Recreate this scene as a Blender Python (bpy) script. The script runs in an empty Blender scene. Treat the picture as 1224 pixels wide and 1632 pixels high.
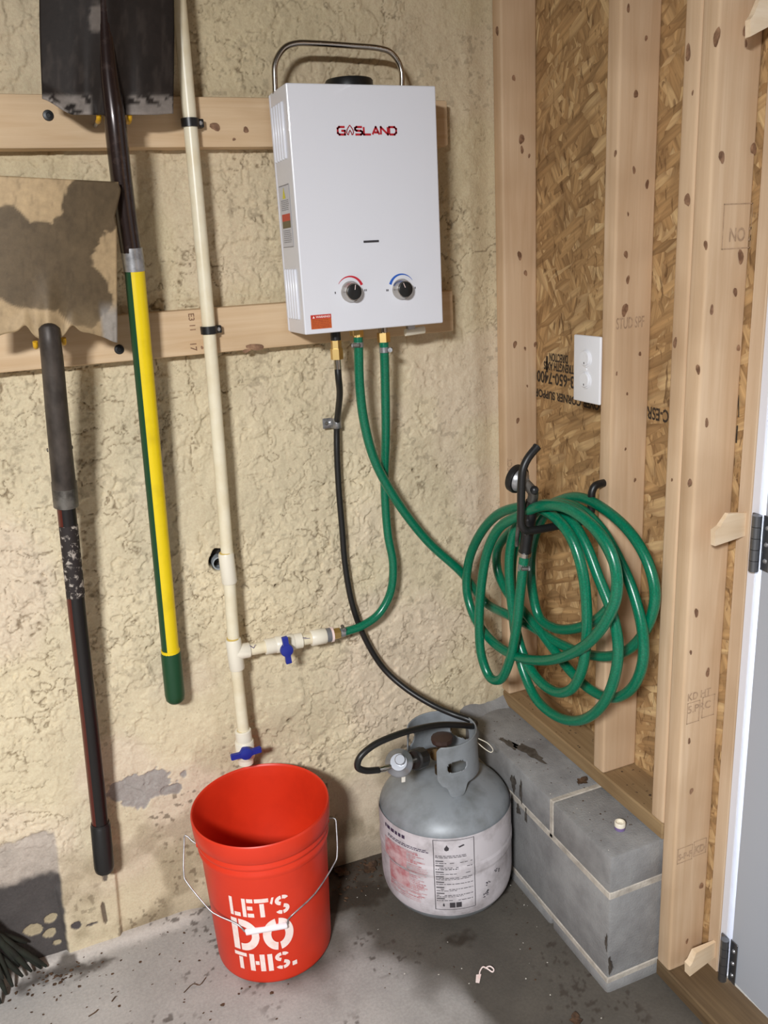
import bpy, bmesh, math, random
import numpy as np
from mathutils import Vector, Matrix
random.seed(7); rng = np.random.default_rng(7)
S = bpy.context.scene
COL = S.collection

# ------------------------------------------------------------------ camera, world, light, exposure
F_PX = 1355.64
CAM = Vector((-1.03099, -1.78119, 1.50545))
FW = Vector((0.35544, 0.88942, -0.28738)); RT = Vector((0.92119, -0.38542, -0.05349)); UP = Vector((0.15833, 0.24572, 0.95632))
cam_data = bpy.data.cameras.new('camera'); cam = bpy.data.objects.new('camera', cam_data); COL.objects.link(cam)
cam_data.sensor_fit = 'VERTICAL'; cam_data.sensor_height = 36.0; cam_data.lens = F_PX / 1632 * 36.0
cam_data.clip_start = 0.02
cam.matrix_world = Matrix(((RT.x, UP.x, -FW.x, CAM.x), (RT.y, UP.y, -FW.y, CAM.y), (RT.z, UP.z, -FW.z, CAM.z), (0, 0, 0, 1)))
S.camera = cam

w = bpy.data.worlds.new('daylight'); S.world = w; w.use_nodes = True
bg = w.node_tree.nodes['Background']; bg.inputs[0].default_value = (0.86, 0.93, 1.0, 1); bg.inputs[1].default_value = 11.0

def area_light(name, loc, aim, sx, sy, power, color):
    d = bpy.data.lights.new(name, 'AREA'); d.shape = 'RECTANGLE'; d.size = sx; d.size_y = sy; d.energy = power; d.color = color
    o = bpy.data.objects.new(name, d); COL.objects.link(o); o.location = loc
    o.rotation_euler = (Vector(aim) - Vector(loc)).to_track_quat('-Z', 'Y').to_euler()
    return o
area_light('ceiling_lamp_light', (-1.90, -2.50, 2.15), (-1.84, -2.32, 1.25), 0.32, 0.32, 146, (0.97, 0.985, 1.0))

vs = S.view_settings
vs.view_transform = 'Standard'; vs.look = 'None'; vs.gamma = 1.0; vs.use_curve_mapping = False; vs.exposure = 0.0

# ------------------------------------------------------------------ helpers
def at(px, py, **k):
    (a, v), = k.items(); i = 'xyz'.index(a)
    d = FW + RT * ((px - 612) / F_PX) - UP * ((py - 816) / F_PX)
    return CAM + d * ((v - CAM[i]) / d[i])

def tag(o, label=None, cat=None, group=None, kind=None):
    if label: o['label'] = label
    if cat: o['category'] = cat
    if group: o['group'] = group
    if kind: o['kind'] = kind
    return o
def empty(name, loc=(0, 0, 0)):
    o = bpy.data.objects.new(name, None); o.location = loc; o.empty_display_size = 0.05; COL.objects.link(o); return o
def link(name, me, mat, parent=None, smooth=False):
    o = bpy.data.objects.new(name, me); COL.objects.link(o)
    if mat is not None and not me.materials: me.materials.append(mat)
    if parent is not None:
        o.parent = parent
        if parent.parent is None: o.matrix_parent_inverse = Matrix.Translation(-Vector(parent.location))
    if smooth:
        me.polygons.foreach_set('use_smooth', [True] * len(me.polygons))
    return o
def mesh(name, verts, faces):
    me = bpy.data.meshes.new(name); me.from_pydata([tuple(v) for v in verts], [], faces); me.update(); return me
def from_bm(name, bm):
    me = bpy.data.meshes.new(name); bmesh.ops.recalc_face_normals(bm, faces=bm.faces); bm.to_mesh(me); bm.free(); return me
def autosmooth(o, ang=40):
    me = o.data
    me.polygons.foreach_set('use_smooth', [True] * len(me.polygons))
    try: me.set_sharp_from_angle(angle=math.radians(ang))
    except Exception: pass
    return o

def box_bm(bm, lo, hi, bev=0.0, seg=1, mat=None):
    lo, hi = Vector(lo), Vector(hi)
    r = bmesh.ops.create_cube(bm, size=1.0)
    vsn = r['verts']
    for v in vsn:
        v.co = Vector((lo[i] + (v.co[i] + 0.5) * (hi[i] - lo[i]) for i in range(3)))
    if bev > 0:
        ed = list({e for v in vsn for e in v.link_edges})
        r2 = bmesh.ops.bevel(bm, geom=ed, offset=bev, segments=seg, profile=0.5, affect='EDGES')
        vsn = list({v for f in r2['faces'] for v in f.verts} | {v for v in vsn if v.is_valid})
    if mat is not None:
        for v in vsn: v.co = mat @ v.co
    return vsn
def box(name, lo, hi, mat, parent=None, bev=0.0, seg=1, M=None):
    bm = bmesh.new(); box_bm(bm, lo, hi, bev, seg, M)
    return link(name, from_bm(name, bm), mat, parent)

def frames(pts):
    pts = [Vector(p) for p in pts]; n = len(pts); T = []
    for i in range(n):
        t = pts[min(i + 1, n - 1)] - pts[max(i - 1, 0)]
        T.append(t.normalized())
    up = Vector((0, 0, 1)) if abs(T[0].z) < 0.9 else Vector((0, 1, 0))
    N = [(up - T[0] * up.dot(T[0])).normalized()]
    for i in range(1, n):
        v = N[-1] - T[i] * N[-1].dot(T[i]); N.append(v.normalized())
    return pts, T, N
def tube_bm(bm, pts, rad, seg=12, caps=True, closed=False):
    pts, T, N = frames(pts); n = len(pts)
    if not hasattr(rad, '__len__'): rad = [rad] * n
    rings = []
    for i in range(n):
        b = T[i].cross(N[i]); rings.append([bm.verts.new(pts[i] + (N[i] * math.cos(2 * math.pi * k / seg) + b * math.sin(2 * math.pi * k / seg)) * rad[i]) for k in range(seg)])
    for i in range(n - 1):
        for k in range(seg):
            bm.faces.new((rings[i][k], rings[i][(k + 1) % seg], rings[i + 1][(k + 1) % seg], rings[i + 1][k]))
    if caps:
        bm.faces.new(rings[0][::-1]); bm.faces.new(rings[-1])
    return rings
def tube(name, pts, rad, mat, parent=None, seg=14, ang=40):
    bm = bmesh.new(); tube_bm(bm, pts, rad, seg)
    return autosmooth(link(name, from_bm(name, bm), mat, parent), ang)
def spline(pts, step=10):
    P = [Vector(p) for p in pts]; P = [P[0] * 2 - P[1]] + P + [P[-1] * 2 - P[-2]]; out = []
    for i in range(1, len(P) - 2):
        p0, p1, p2, p3 = P[i - 1:i + 3]
        # centripetal Catmull-Rom
        t0 = 0; t1 = t0 + max((p1 - p0).length, 1e-6) ** .5; t2 = t1 + max((p2 - p1).length, 1e-6) ** .5; t3 = t2 + max((p3 - p2).length, 1e-6) ** .5
        for k in range(step):
            t = t1 + (t2 - t1) * k / step
            A1 = p0 * ((t1 - t) / (t1 - t0)) + p1 * ((t - t0) / (t1 - t0)); A2 = p1 * ((t2 - t) / (t2 - t1)) + p2 * ((t - t1) / (t2 - t1)); A3 = p2 * ((t3 - t) / (t3 - t2)) + p3 * ((t - t2) / (t3 - t2))
            B1 = A1 * ((t2 - t) / (t2 - t0)) + A2 * ((t - t0) / (t2 - t0)); B2 = A2 * ((t3 - t) / (t3 - t1)) + A3 * ((t - t1) / (t3 - t1))
            out.append(B1 * ((t2 - t) / (t2 - t1)) + B2 * ((t - t1) / (t2 - t1)))
    out.append(P[-2]); return out
def lathe_bm(bm, prof, origin=(0, 0, 0), axis=(0, 0, 1), seg=48):
    """prof: (radius, height) pairs along axis."""
    q = Vector((0, 0, 1)).rotation_difference(Vector(axis).normalized()); o = Vector(origin); rings = []
    for r, h in prof:
        if r < 1e-6: rings.append([bm.verts.new(o + q @ Vector((0, 0, h)))])
        else: rings.append([bm.verts.new(o + q @ Vector((r * math.cos(2 * math.pi * k / seg), r * math.sin(2 * math.pi * k / seg), h))) for k in range(seg)])
    for a, b in zip(rings, rings[1:]):
        for k in range(seg):
            k2 = (k + 1) % seg
            vs_ = [a[k % len(a)], a[k2 % len(a)], b[k2 % len(b)], b[k % len(b)]]
            u_ = []
            for v in vs_:
                if v not in u_: u_.append(v)
            if len(u_) > 2: bm.faces.new(u_)
    return rings
def lathe(name, prof, origin, mat, parent=None, axis=(0, 0, 1), seg=40, ang=35):
    bm = bmesh.new(); lathe_bm(bm, prof, origin, axis, seg)
    return autosmooth(link(name, from_bm(name, bm), mat, parent), ang)
def hexnut(name, a, b, r, mat, parent):
    return tube(name, [a, b], r, mat, parent, seg=6, ang=20)

# 2-D print shapes: lists of polygons in (u, v)
def rect(x0, y0, x1, y1, nx=1, ny=1):
    return [[(x0 + (x1 - x0) * i / nx, y0 + (y1 - y0) * j / ny), (x0 + (x1 - x0) * (i + 1) / nx, y0 + (y1 - y0) * j / ny),
             (x0 + (x1 - x0) * (i + 1) / nx, y0 + (y1 - y0) * (j + 1) / ny), (x0 + (x1 - x0) * i / nx, y0 + (y1 - y0) * (j + 1) / ny)] for i in range(nx) for j in range(ny)]
def arc(cx, cy, rx, ry, th, a0, a1, n=14, thx=None, th1=None):
    out = []
    P = []
    for i in range(n + 1):
        f = i / n; a = math.radians(a0 + (a1 - a0) * f); t = th if th1 is None else th + (th1 - th) * f; tx = t if thx is None else thx
        P.append(((cx + rx * math.cos(a), cy + ry * math.sin(a)), (cx + (rx - tx) * math.cos(a), cy + (ry - t) * math.sin(a))))
    for i in range(n): out.append([P[i][0], P[i + 1][0], P[i + 1][1], P[i][1]])
    return out
def stroke(pts, t):
    out = []
    for i in range(len(pts) - 1):
        a = Vector(pts[i]); b = Vector(pts[i + 1]); d = (b - a).normalized(); nrm = Vector((-d.y, d.x)) * t / 2
        e = d * t / 2 * 0.9
        a2 = a - e if i > 0 else a; b2 = b + e if i < len(pts) - 2 else b
        out.append([tuple(a2 + nrm), tuple(b2 + nrm), tuple(b2 - nrm), tuple(a2 - nrm)])
    return out
def move(polys, dx, dy, sx=1, sy=1):
    return [[(x * sx + dx, y * sy + dy) for x, y in p] for p in polys]
def print_mesh(name, polys, fn, mat, parent):
    V, Fc = [], []
    for p in polys:
        Fc.append(list(range(len(V), len(V) + len(p)))); V += [fn(u, v) for u, v in p]
    o = link(name, mesh(name, V, Fc), mat, parent)
    if name in ('label_print', 'small_print', 'sticker_text'): o['kind'] = 'stuff'      # print far too small to pick apart
    return o
def text_polys(txt, size, bold=0.0, space=1.0):
    c = bpy.data.curves.new('t', 'FONT'); c.body = txt; c.size = size; c.offset = bold; c.space_character = space; c.resolution_u = 3
    o = bpy.data.objects.new('t', c); COL.objects.link(o)
    dg = bpy.context.evaluated_depsgraph_get(); me = bpy.data.meshes.new_from_object(o.evaluated_get(dg))
    out = [[(me.vertices[i].co.x, me.vertices[i].co.y) for i in p.vertices] for p in me.polygons]
    bpy.data.objects.remove(o); bpy.data.curves.remove(c); bpy.data.meshes.remove(me)
    xs = [x for p in out for x, _ in p]
    return out, (min(xs), max(xs)) if xs else (0, 0)

# numpy value noise on arrays
def vnoise(x, y, seed=0):
    r = np.random.default_rng(seed); tab = r.random((256, 256))
    xi = np.floor(x).astype(int); yi = np.floor(y).astype(int); fx = x - xi; fy = y - yi
    fx = fx * fx * fx * (fx * (fx * 6 - 15) + 10); fy = fy * fy * fy * (fy * (fy * 6 - 15) + 10)
    g = lambda a, b: tab[a % 256, b % 256]
    return (g(xi, yi) * (1 - fx) + g(xi + 1, yi) * fx) * (1 - fy) + (g(xi, yi + 1) * (1 - fx) + g(xi + 1, yi + 1) * fx) * fy
def fbm(x, y, seed=0, oct=4, gain=0.5):
    s = 0; a = 1; t = 0
    for o in range(oct):
        s = s + a * vnoise(x * 2 ** o + 17.3 * o, y * 2 ** o + 5.1 * o, seed + o); t += a; a *= gain
    return s / t
def sstep(a, b, x):
    t = np.clip((x - a) / (b - a), 0, 1); return t * t * (3 - 2 * t)
def srgb(r, g, b):
    f = lambda c: (c / 255 / 12.92) if c / 255 <= 0.04045 else ((c / 255 + 0.055) / 1.055) ** 2.4
    return np.array((f(r), f(g), f(b)))
def L(r, g, b): return tuple(srgb(r, g, b)) + (1,)

# ------------------------------------------------------------------ materials
def new_mat(name):
    m = bpy.data.materials.new(name); m.use_nodes = True; nt = m.node_tree
    return m, nt, nt.nodes['Principled BSDF']
def nd(nt, t, **k):
    n = nt.nodes.new(t)
    for a, v in k.items():
        if a.startswith('i_'):
            key = a[2:]; key = int(key) if key.isdigit() else key.replace('_', ' ')
            n.inputs[key].default_value = v
        else: setattr(n, a, v)
    return n
def ramp(nt, fac, stops):
    n = nt.nodes.new('ShaderNodeValToRGB'); cr = n.color_ramp
    while len(cr.elements) < len(stops): cr.elements.new(0.5)
    for e, (p, c) in zip(cr.elements, stops): e.position = p; e.color = c
    nt.links.new(fac, n.inputs[0]); return n.outputs[0]
def mixc(nt, fac, a, b, mode='MIX'):
    n = nt.nodes.new('ShaderNodeMix'); n.data_type = 'RGBA'; n.blend_type = mode
    for s, v in ((0, fac), (6, a), (7, b)):
        if hasattr(v, 'is_linked') or isinstance(v, bpy.types.NodeSocket): nt.links.new(v, n.inputs[s])
        else: n.inputs[s].default_value = v
    return n.outputs[2]
def mat(name, col, rough=0.5, metal=0.0, col2=None, scale=30, detail=4, lo=0.4, hi=0.65, bump=0.0, bscale=200, stretch=None, spec=0.5, coat=0.0):
    m, nt, b = new_mat(name)
    b.inputs['Base Color'].default_value = col; b.inputs['Roughness'].default_value = rough; b.inputs['Metallic'].default_value = metal
    b.inputs['Specular IOR Level'].default_value = spec; b.inputs['Coat Weight'].default_value = coat
    tc = nd(nt, 'ShaderNodeTexCoord'); mp = nd(nt, 'ShaderNodeMapping'); nt.links.new(tc.outputs['Object'], mp.inputs[0])
    if stretch: mp.inputs['Scale'].default_value = stretch
    if col2:
        n = nd(nt, 'ShaderNodeTexNoise', i_Scale=scale, i_Detail=detail, i_Roughness=0.6); nt.links.new(mp.outputs[0], n.inputs['Vector'])
        nt.links.new(ramp(nt, n.outputs[0], [(lo, col), (hi, col2)]), b.inputs['Base Color'])
    if bump:
        n = nd(nt, 'ShaderNodeTexNoise', i_Scale=bscale, i_Detail=3); nt.links.new(mp.outputs[0], n.inputs['Vector'])
        bp = nd(nt, 'ShaderNodeBump', i_Strength=bump, i_Distance=0.002); nt.links.new(n.outputs[0], bp.inputs['Height']); nt.links.new(bp.outputs[0], b.inputs['Normal'])
    return m
def attr_mat(name, rough=0.85, bump=0.5, bscale=260):
    """colour comes from the mesh attribute 'paint' (stains and bare patches), fine relief from noise"""
    m, nt, b = new_mat(name); b.inputs['Roughness'].default_value = rough
    a = nd(nt, 'ShaderNodeAttribute', attribute_name='paint'); tc = nd(nt, 'ShaderNodeTexCoord')
    n = nd(nt, 'ShaderNodeTexNoise', i_Scale=bscale, i_Detail=5, i_Roughness=0.65); nt.links.new(tc.outputs['Object'], n.inputs['Vector'])
    c = mixc(nt, 0.22, a.outputs['Color'], ramp(nt, n.outputs[0], [(0.3, (0.25, 0.25, 0.25, 1)), (0.7, (0.8, 0.8, 0.8, 1))]), 'OVERLAY')
    nt.links.new(c, b.inputs['Base Color'])
    bp = nd(nt, 'ShaderNodeBump', i_Strength=bump, i_Distance=0.002); nt.links.new(n.outputs[0], bp.inputs['Height']); nt.links.new(bp.outputs[0], b.inputs['Normal'])
    return m
def wood_mat(name, c1, c2, knot, axis='z', knots=True, seed=0.0):
    m, nt, b = new_mat(name); b.inputs['Roughness'].default_value = 0.72; b.inputs['Specular IOR Level'].default_value = 0.25
    tc = nd(nt, 'ShaderNodeTexCoord'); mp = nd(nt, 'ShaderNodeMapping'); nt.links.new(tc.outputs['Object'], mp.inputs[0])
    sc = {'z': (1, 1, 0.045), 'x': (0.045, 1, 1), 'y': (1, 0.045, 1)}[axis]
    mp.inputs['Scale'].default_value = sc; mp.inputs['Location'].default_value = (seed, seed * 1.7, seed * .3)
    n = nd(nt, 'ShaderNodeTexNoise', i_Scale=55, i_Detail=6, i_Roughness=0.62, i_Distortion=0.6); nt.links.new(mp.outputs[0], n.inputs['Vector'])
    base = ramp(nt, n.outputs[0], [(0.28, c2), (0.72, c1)])
    mpc = nd(nt, 'ShaderNodeMapping'); nt.links.new(tc.outputs['Object'], mpc.inputs[0]); mpc.inputs['Location'].default_value = (seed, seed, seed)
    nb = nd(nt, 'ShaderNodeTexNoise', i_Scale=5, i_Detail=2); nt.links.new(mpc.outputs[0], nb.inputs['Vector'])
    base = mixc(nt, ramp(nt, nb.outputs[0], [(0.45, (0, 0, 0, 1)), (0.8, (.55, .55, .55, 1))]), base, (c2[0] * .72, c2[1] * .66, c2[2] * .6, 1))
    if knots:
        mk = nd(nt, 'ShaderNodeMapping'); nt.links.new(tc.outputs['Object'], mk.inputs[0])
        mk.inputs['Scale'].default_value = {'z': (1, 1, 0.6), 'x': (0.6, 1, 1), 'y': (1, 0.6, 1)}[axis]; mk.inputs['Location'].default_value = (seed + .3, seed * 2, seed)
        v = nd(nt, 'ShaderNodeTexVoronoi', i_Scale=9.0); v.feature = 'F1'; nt.links.new(mk.outputs[0], v.inputs['Vector'])
        kf = ramp(nt, v.outputs['Distance'], [(0.045, (1, 1, 1, 1)), (0.075, (.55, .55, .55, 1)), (0.13, (0, 0, 0, 1))])
        base = mixc(nt, kf, base, knot)
    nt.links.new(base, b.inputs['Base Color'])
    bp = nd(nt, 'ShaderNodeBump', i_Strength=0.25, i_Distance=0.001); nt.links.new(n.outputs[0], bp.inputs['Height']); nt.links.new(bp.outputs[0], b.inputs['Normal'])
    return m
def osb_mat(name):
    m, nt, b = new_mat(name); b.inputs['Roughness'].default_value = 0.7; b.inputs['Specular IOR Level'].default_value = 0.3
    tc = nd(nt, 'ShaderNodeTexCoord')
    col = None; hsum = None
    pal = [(0.0, L(150, 118, 80)), (0.3, L(174, 138, 94)), (0.6, L(186, 150, 104)), (0.85, L(204, 172, 126)), (1.0, L(160, 124, 82))]
    for i, (ang, sc) in enumerate(((0.25, 17), (-0.55, 15), (1.15, 14))):
        mp = nd(nt, 'ShaderNodeMapping'); mp.vector_type = 'TEXTURE'; nt.links.new(tc.outputs['Object'], mp.inputs[0])
        mp.inputs['Rotation'].default_value = (ang, 0, 0); mp.inputs['Scale'].default_value = (1, 1, 3.6); mp.inputs['Location'].default_value = (0.1 * i, .37 * i, .21 * i)
        no = nd(nt, 'ShaderNodeTexNoise', i_Scale=14, i_Detail=2); nt.links.new(mp.outputs[0], no.inputs['Vector'])
        ad = nd(nt, 'ShaderNodeVectorMath', operation='MULTIPLY_ADD'); nt.links.new(no.outputs['Color'], ad.inputs[0]); ad.inputs[1].default_value = (.05, .05, .05); nt.links.new(mp.outputs[0], ad.inputs[2])
        v = nd(nt, 'ShaderNodeTexVoronoi', i_Scale=sc * 4.0); nt.links.new(ad.outputs[0], v.inputs['Vector'])
        sep = nd(nt, 'ShaderNodeSeparateColor'); nt.links.new(v.outputs['Color'], sep.inputs[0])
        c = ramp(nt, sep.outputs[0], pal)
        gr = nd(nt, 'ShaderNodeTexNoise', i_Scale=160, i_Detail=3); 
        mg = nd(nt, 'ShaderNodeMapping'); mg.inputs['Scale'].default_value = (1, 1, .25); nt.links.new(mp.outputs[0], mg.inputs[0]); nt.links.new(mg.outputs[0], gr.inputs['Vector'])
        c = mixc(nt, 0.35, c, ramp(nt, gr.outputs[0], [(0.3, (.2, .2, .2, 1)), (0.7, (.8, .8, .8, 1))]), 'OVERLAY')
        edge = ramp(nt, v.outputs['Distance'], [(0.45, (0, 0, 0, 1)), (0.75, (.4, .4, .4, 1))])
        c = mixc(nt, edge, c, L(112, 80, 50))
        if col is None: col = c
        else:
            pick = ramp(nt, sep.outputs[1], [(0.52, (0, 0, 0, 1)), (0.54, (1, 1, 1, 1))])
            col = mixc(nt, pick, col, c)
        hsum = sep.outputs[2]
    # dark small gaps between flakes
    mp = nd(nt, 'ShaderNodeMapping'); nt.links.new(tc.outputs['Object'], mp.inputs[0]); mp.inputs['Rotation'].default_value = (.4, 0, 0); mp.inputs['Scale'].default_value = (1, 1, .35)
    no = nd(nt, 'ShaderNodeTexNoise', i_Scale=70, i_Detail=3, i_Distortion=1.0); nt.links.new(mp.outputs[0], no.inputs['Vector'])
    col = mixc(nt, ramp(nt, no.outputs[0], [(0.60, (0, 0, 0, 1)), (0.70, (.75, .75, .75, 1))]), col, L(88, 60, 36))
    nt.links.new(col, b.inputs['Base Color'])
    bp = nd(nt, 'ShaderNodeBump', i_Strength=0.35, i_Distance=0.002); nt.links.new(hsum, bp.inputs['Height']); nt.links.new(bp.outputs[0], b.inputs['Normal'])
    return m
def hose_mat(name):
    m, nt, b = new_mat(name); b.inputs['Roughness'].default_value = 0.30; b.inputs['Coat Weight'].default_value = 0.15; b.inputs['Coat Roughness'].default_value = 0.15
    tc = nd(nt, 'ShaderNodeTexCoord')
    v = nd(nt, 'ShaderNodeTexVoronoi', i_Scale=330); nt.links.new(tc.outputs['Object'], v.inputs['Vector'])
    nt.links.new(ramp(nt, v.outputs['Distance'], [(0.1, L(0, 124, 90)), (0.6, L(0, 100, 72))]), b.inputs['Base Color'])
    bp = nd(nt, 'ShaderNodeBump', i_Strength=0.12, i_Distance=0.0006); nt.links.new(v.outputs['Distance'], bp.inputs['Height']); nt.links.new(bp.outputs[0], b.inputs['Normal'])
    return m

STUCCO = attr_mat('stucco_paint', 0.88, 0.55, 210)
CONC = attr_mat('concrete_floor', 0.72, 0.35, 160)
BLOCK = mat('painted_block', L(146, 145, 144), 0.85, col2=L(114, 112, 112), scale=12, lo=.36, hi=.72, detail=8, bump=.6, bscale=240)
MORTAR = mat('mortar', L(194, 186, 174), 0.9, col2=L(160, 152, 142), scale=25, bump=.7, bscale=160)
WOODS = [wood_mat('stud_pine_%d' % i, L(218, 190, 158), L(198, 166, 132), L(92, 62, 42), 'z', False, s) for i, s in enumerate((0.7, 2.35, 4.1, 5.6))]
BOARDM = wood_mat('board_pine', L(224, 198, 164), L(204, 172, 134), L(98, 62, 44), 'x', False, 1.2)
JAMBM = wood_mat('jamb_pine', L(210, 186, 158), L(194, 166, 136), L(110, 80, 56), 'z', False, 3.0)
SHIMM = wood_mat('shim_cedar', L(246, 226, 198), L(228, 200, 164), L(120, 80, 50), 'x', False, 2.0)
SILLM = wood_mat('treated_sill', L(160, 134, 98), L(128, 102, 72), L(70, 50, 34), 'y', False, 6.0)
OSB = osb_mat('osb_strands')
WHITE = mat('white_enamel', L(224, 225, 232), 0.32, spec=.5, coat=.2)
BLACKP = mat('black_plastic', L(24, 24, 25), 0.38)
BLACKR = mat('black_rubber', L(26, 25, 25), 0.42)
STEEL = mat('stainless', L(190, 184, 176), 0.22, 1.0)
ZINC = mat('zinc_steel', L(178, 178, 180), 0.38, 0.7, col2=L(140, 140, 142), scale=60)
DULLM = mat('dull_steel', L(126, 122, 116), 0.5, 0.75, col2=L(84, 80, 76), scale=40)
BRASS = mat('brass', L(232, 198, 130), 0.32, 1.0)
HOSE = hose_mat('green_hose')
PVC = mat('cream_pvc', L(232, 222, 196), 0.34, col2=L(222, 208, 176), scale=14)
PVCW = mat('white_pvc_fitting', L(232, 224, 206), 0.36)
BLUEV = mat('blue_valve', L(30, 44, 140), 0.4)
ORANGE = mat('orange_bucket', L(216, 52, 24), 0.42, col2=L(198, 44, 20), scale=7, lo=.45, hi=.8)
PRINTW = mat('white_print', L(246, 226, 220), 0.5, col2=L(236, 190, 178), scale=50, lo=.5, hi=.85)
TANK = mat('tank_grey', L(142, 147, 152), 0.46, 0.1, col2=L(112, 115, 116), scale=16, lo=.42, hi=.75, spec=.5)
TLABEL = mat('tank_label', L(206, 200, 204), 0.55, col2=L(138, 130, 130), scale=16, lo=.46, hi=.78, detail=8)
INK = mat('dark_ink', L(62, 58, 62), 0.6)
REDINK = mat('faded_red_ink', L(180, 116, 120), 0.6, col2=L(200, 170, 172), scale=45, lo=.38, hi=.62)
REDLOGO = mat('red_logo', L(186, 30, 44), 0.45)
REDM = mat('red_mark', L(200, 36, 54), 0.45); BLUEM = mat('blue_mark', L(40, 96, 190), 0.45)
ORSTICK = mat('orange_sticker', L(196, 92, 40), 0.5, col2=L(182, 82, 34), scale=120); REDSTICK = mat('red_sticker', L(190, 48, 36), 0.5)
YELLOW = mat('yellow_fiberglass', L(232, 202, 14), 0.36, col2=L(210, 180, 16), scale=18, lo=.5, hi=.85)
DGREEN = mat('green_rubber', L(18, 66, 38), 0.42)
SHOV = mat('dark_blade_steel', L(50, 45, 42), 0.5, 0.45, col2=L(76, 68, 62), scale=16, lo=.45, hi=.8, bump=.15, bscale=60)
NECKA = mat('dark_brown_lacquer', L(44, 32, 30), 0.25, 0.3, col2=L(74, 60, 56), scale=40, lo=.55, hi=.8, coat=.4)
NECKB = mat('weathered_socket', L(82, 74, 68), 0.5, 0.35, col2=L(50, 44, 40), scale=22, stretch=(1, 1, .5))
HANDB = mat('black_shaft', L(20, 16, 16), 0.35); HANDR = mat('dark_red_shaft', L(84, 30, 20), 0.35)
SCUFF = mat('scuffed_label', L(168, 158, 148), 0.7, col2=L(36, 28, 27), scale=95, lo=.36, hi=.46)
YHOOK = mat('yellow_vinyl', L(210, 160, 20), 0.4)
OUTLET = mat('outlet_white', L(232, 232, 236), 0.35)
STAMP = mat('black_stamp', L(48, 38, 30), 0.8, col2=L(96, 72, 48), scale=160, lo=.5, hi=.75)
FSTAMP = mat('faint_stamp', L(160, 132, 106), 0.8, col2=L(194, 164, 134), scale=120, lo=.4, hi=.7)
DOORM = mat('door_grey_white', L(172, 177, 186), 0.45); JAMBW = mat('jamb_white', L(222, 222, 230), 0.5)
HINGE = mat('hinge_steel', L(116, 118, 122), 0.35, 0.85)
GROUT = mat('dark_debris', L(60, 46, 34), 0.9, col2=L(38, 28, 22), scale=60)
LEAF = mat('brown_leaf', L(86, 62, 42), 0.85, col2=L(56, 40, 28), scale=60)
CHIP = mat('pale_chip', L(206, 200, 190), 0.8)
BRIST = mat('dark_green_bristle', L(34, 38, 28), 0.75, col2=L(24, 24, 18), scale=30)

# ------------------------------------------------------------------ room shell
def attr_grid(name, X, Y, P, colour, m, kind='structure'):
    """X (n), Y (m) 1-D grids; P(n,m,3) points, colour(n,m,3)"""
    n, mm = P.shape[:2]
    idx = np.arange(n * mm).reshape(n, mm)
    f = np.stack([idx[:-1, :-1], idx[1:, :-1], idx[1:, 1:], idx[:-1, 1:]], -1).reshape(-1, 4)
    me = bpy.data.meshes.new(name); me.vertices.add(n * mm); me.vertices.foreach_set('co', P.reshape(-1).astype(np.float32))
    me.loops.add(f.size); me.loops.foreach_set('vertex_index', f.reshape(-1).astype(np.int32))
    me.polygons.add(len(f)); me.polygons.foreach_set('loop_start', np.arange(0, f.size, 4, dtype=np.int32)); me.polygons.foreach_set('loop_total', np.full(len(f), 4, dtype=np.int32))
    me.update(calc_edges=True); me.validate()
    a = me.attributes.new('paint', 'FLOAT_COLOR', 'POINT'); c4 = np.ones((n * mm, 4), np.float32); c4[:, :3] = colour.reshape(-1, 3); a.data.foreach_set('color', c4.reshape(-1))
    o = link(name, me, m, None, True); o['kind'] = kind; return o

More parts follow.
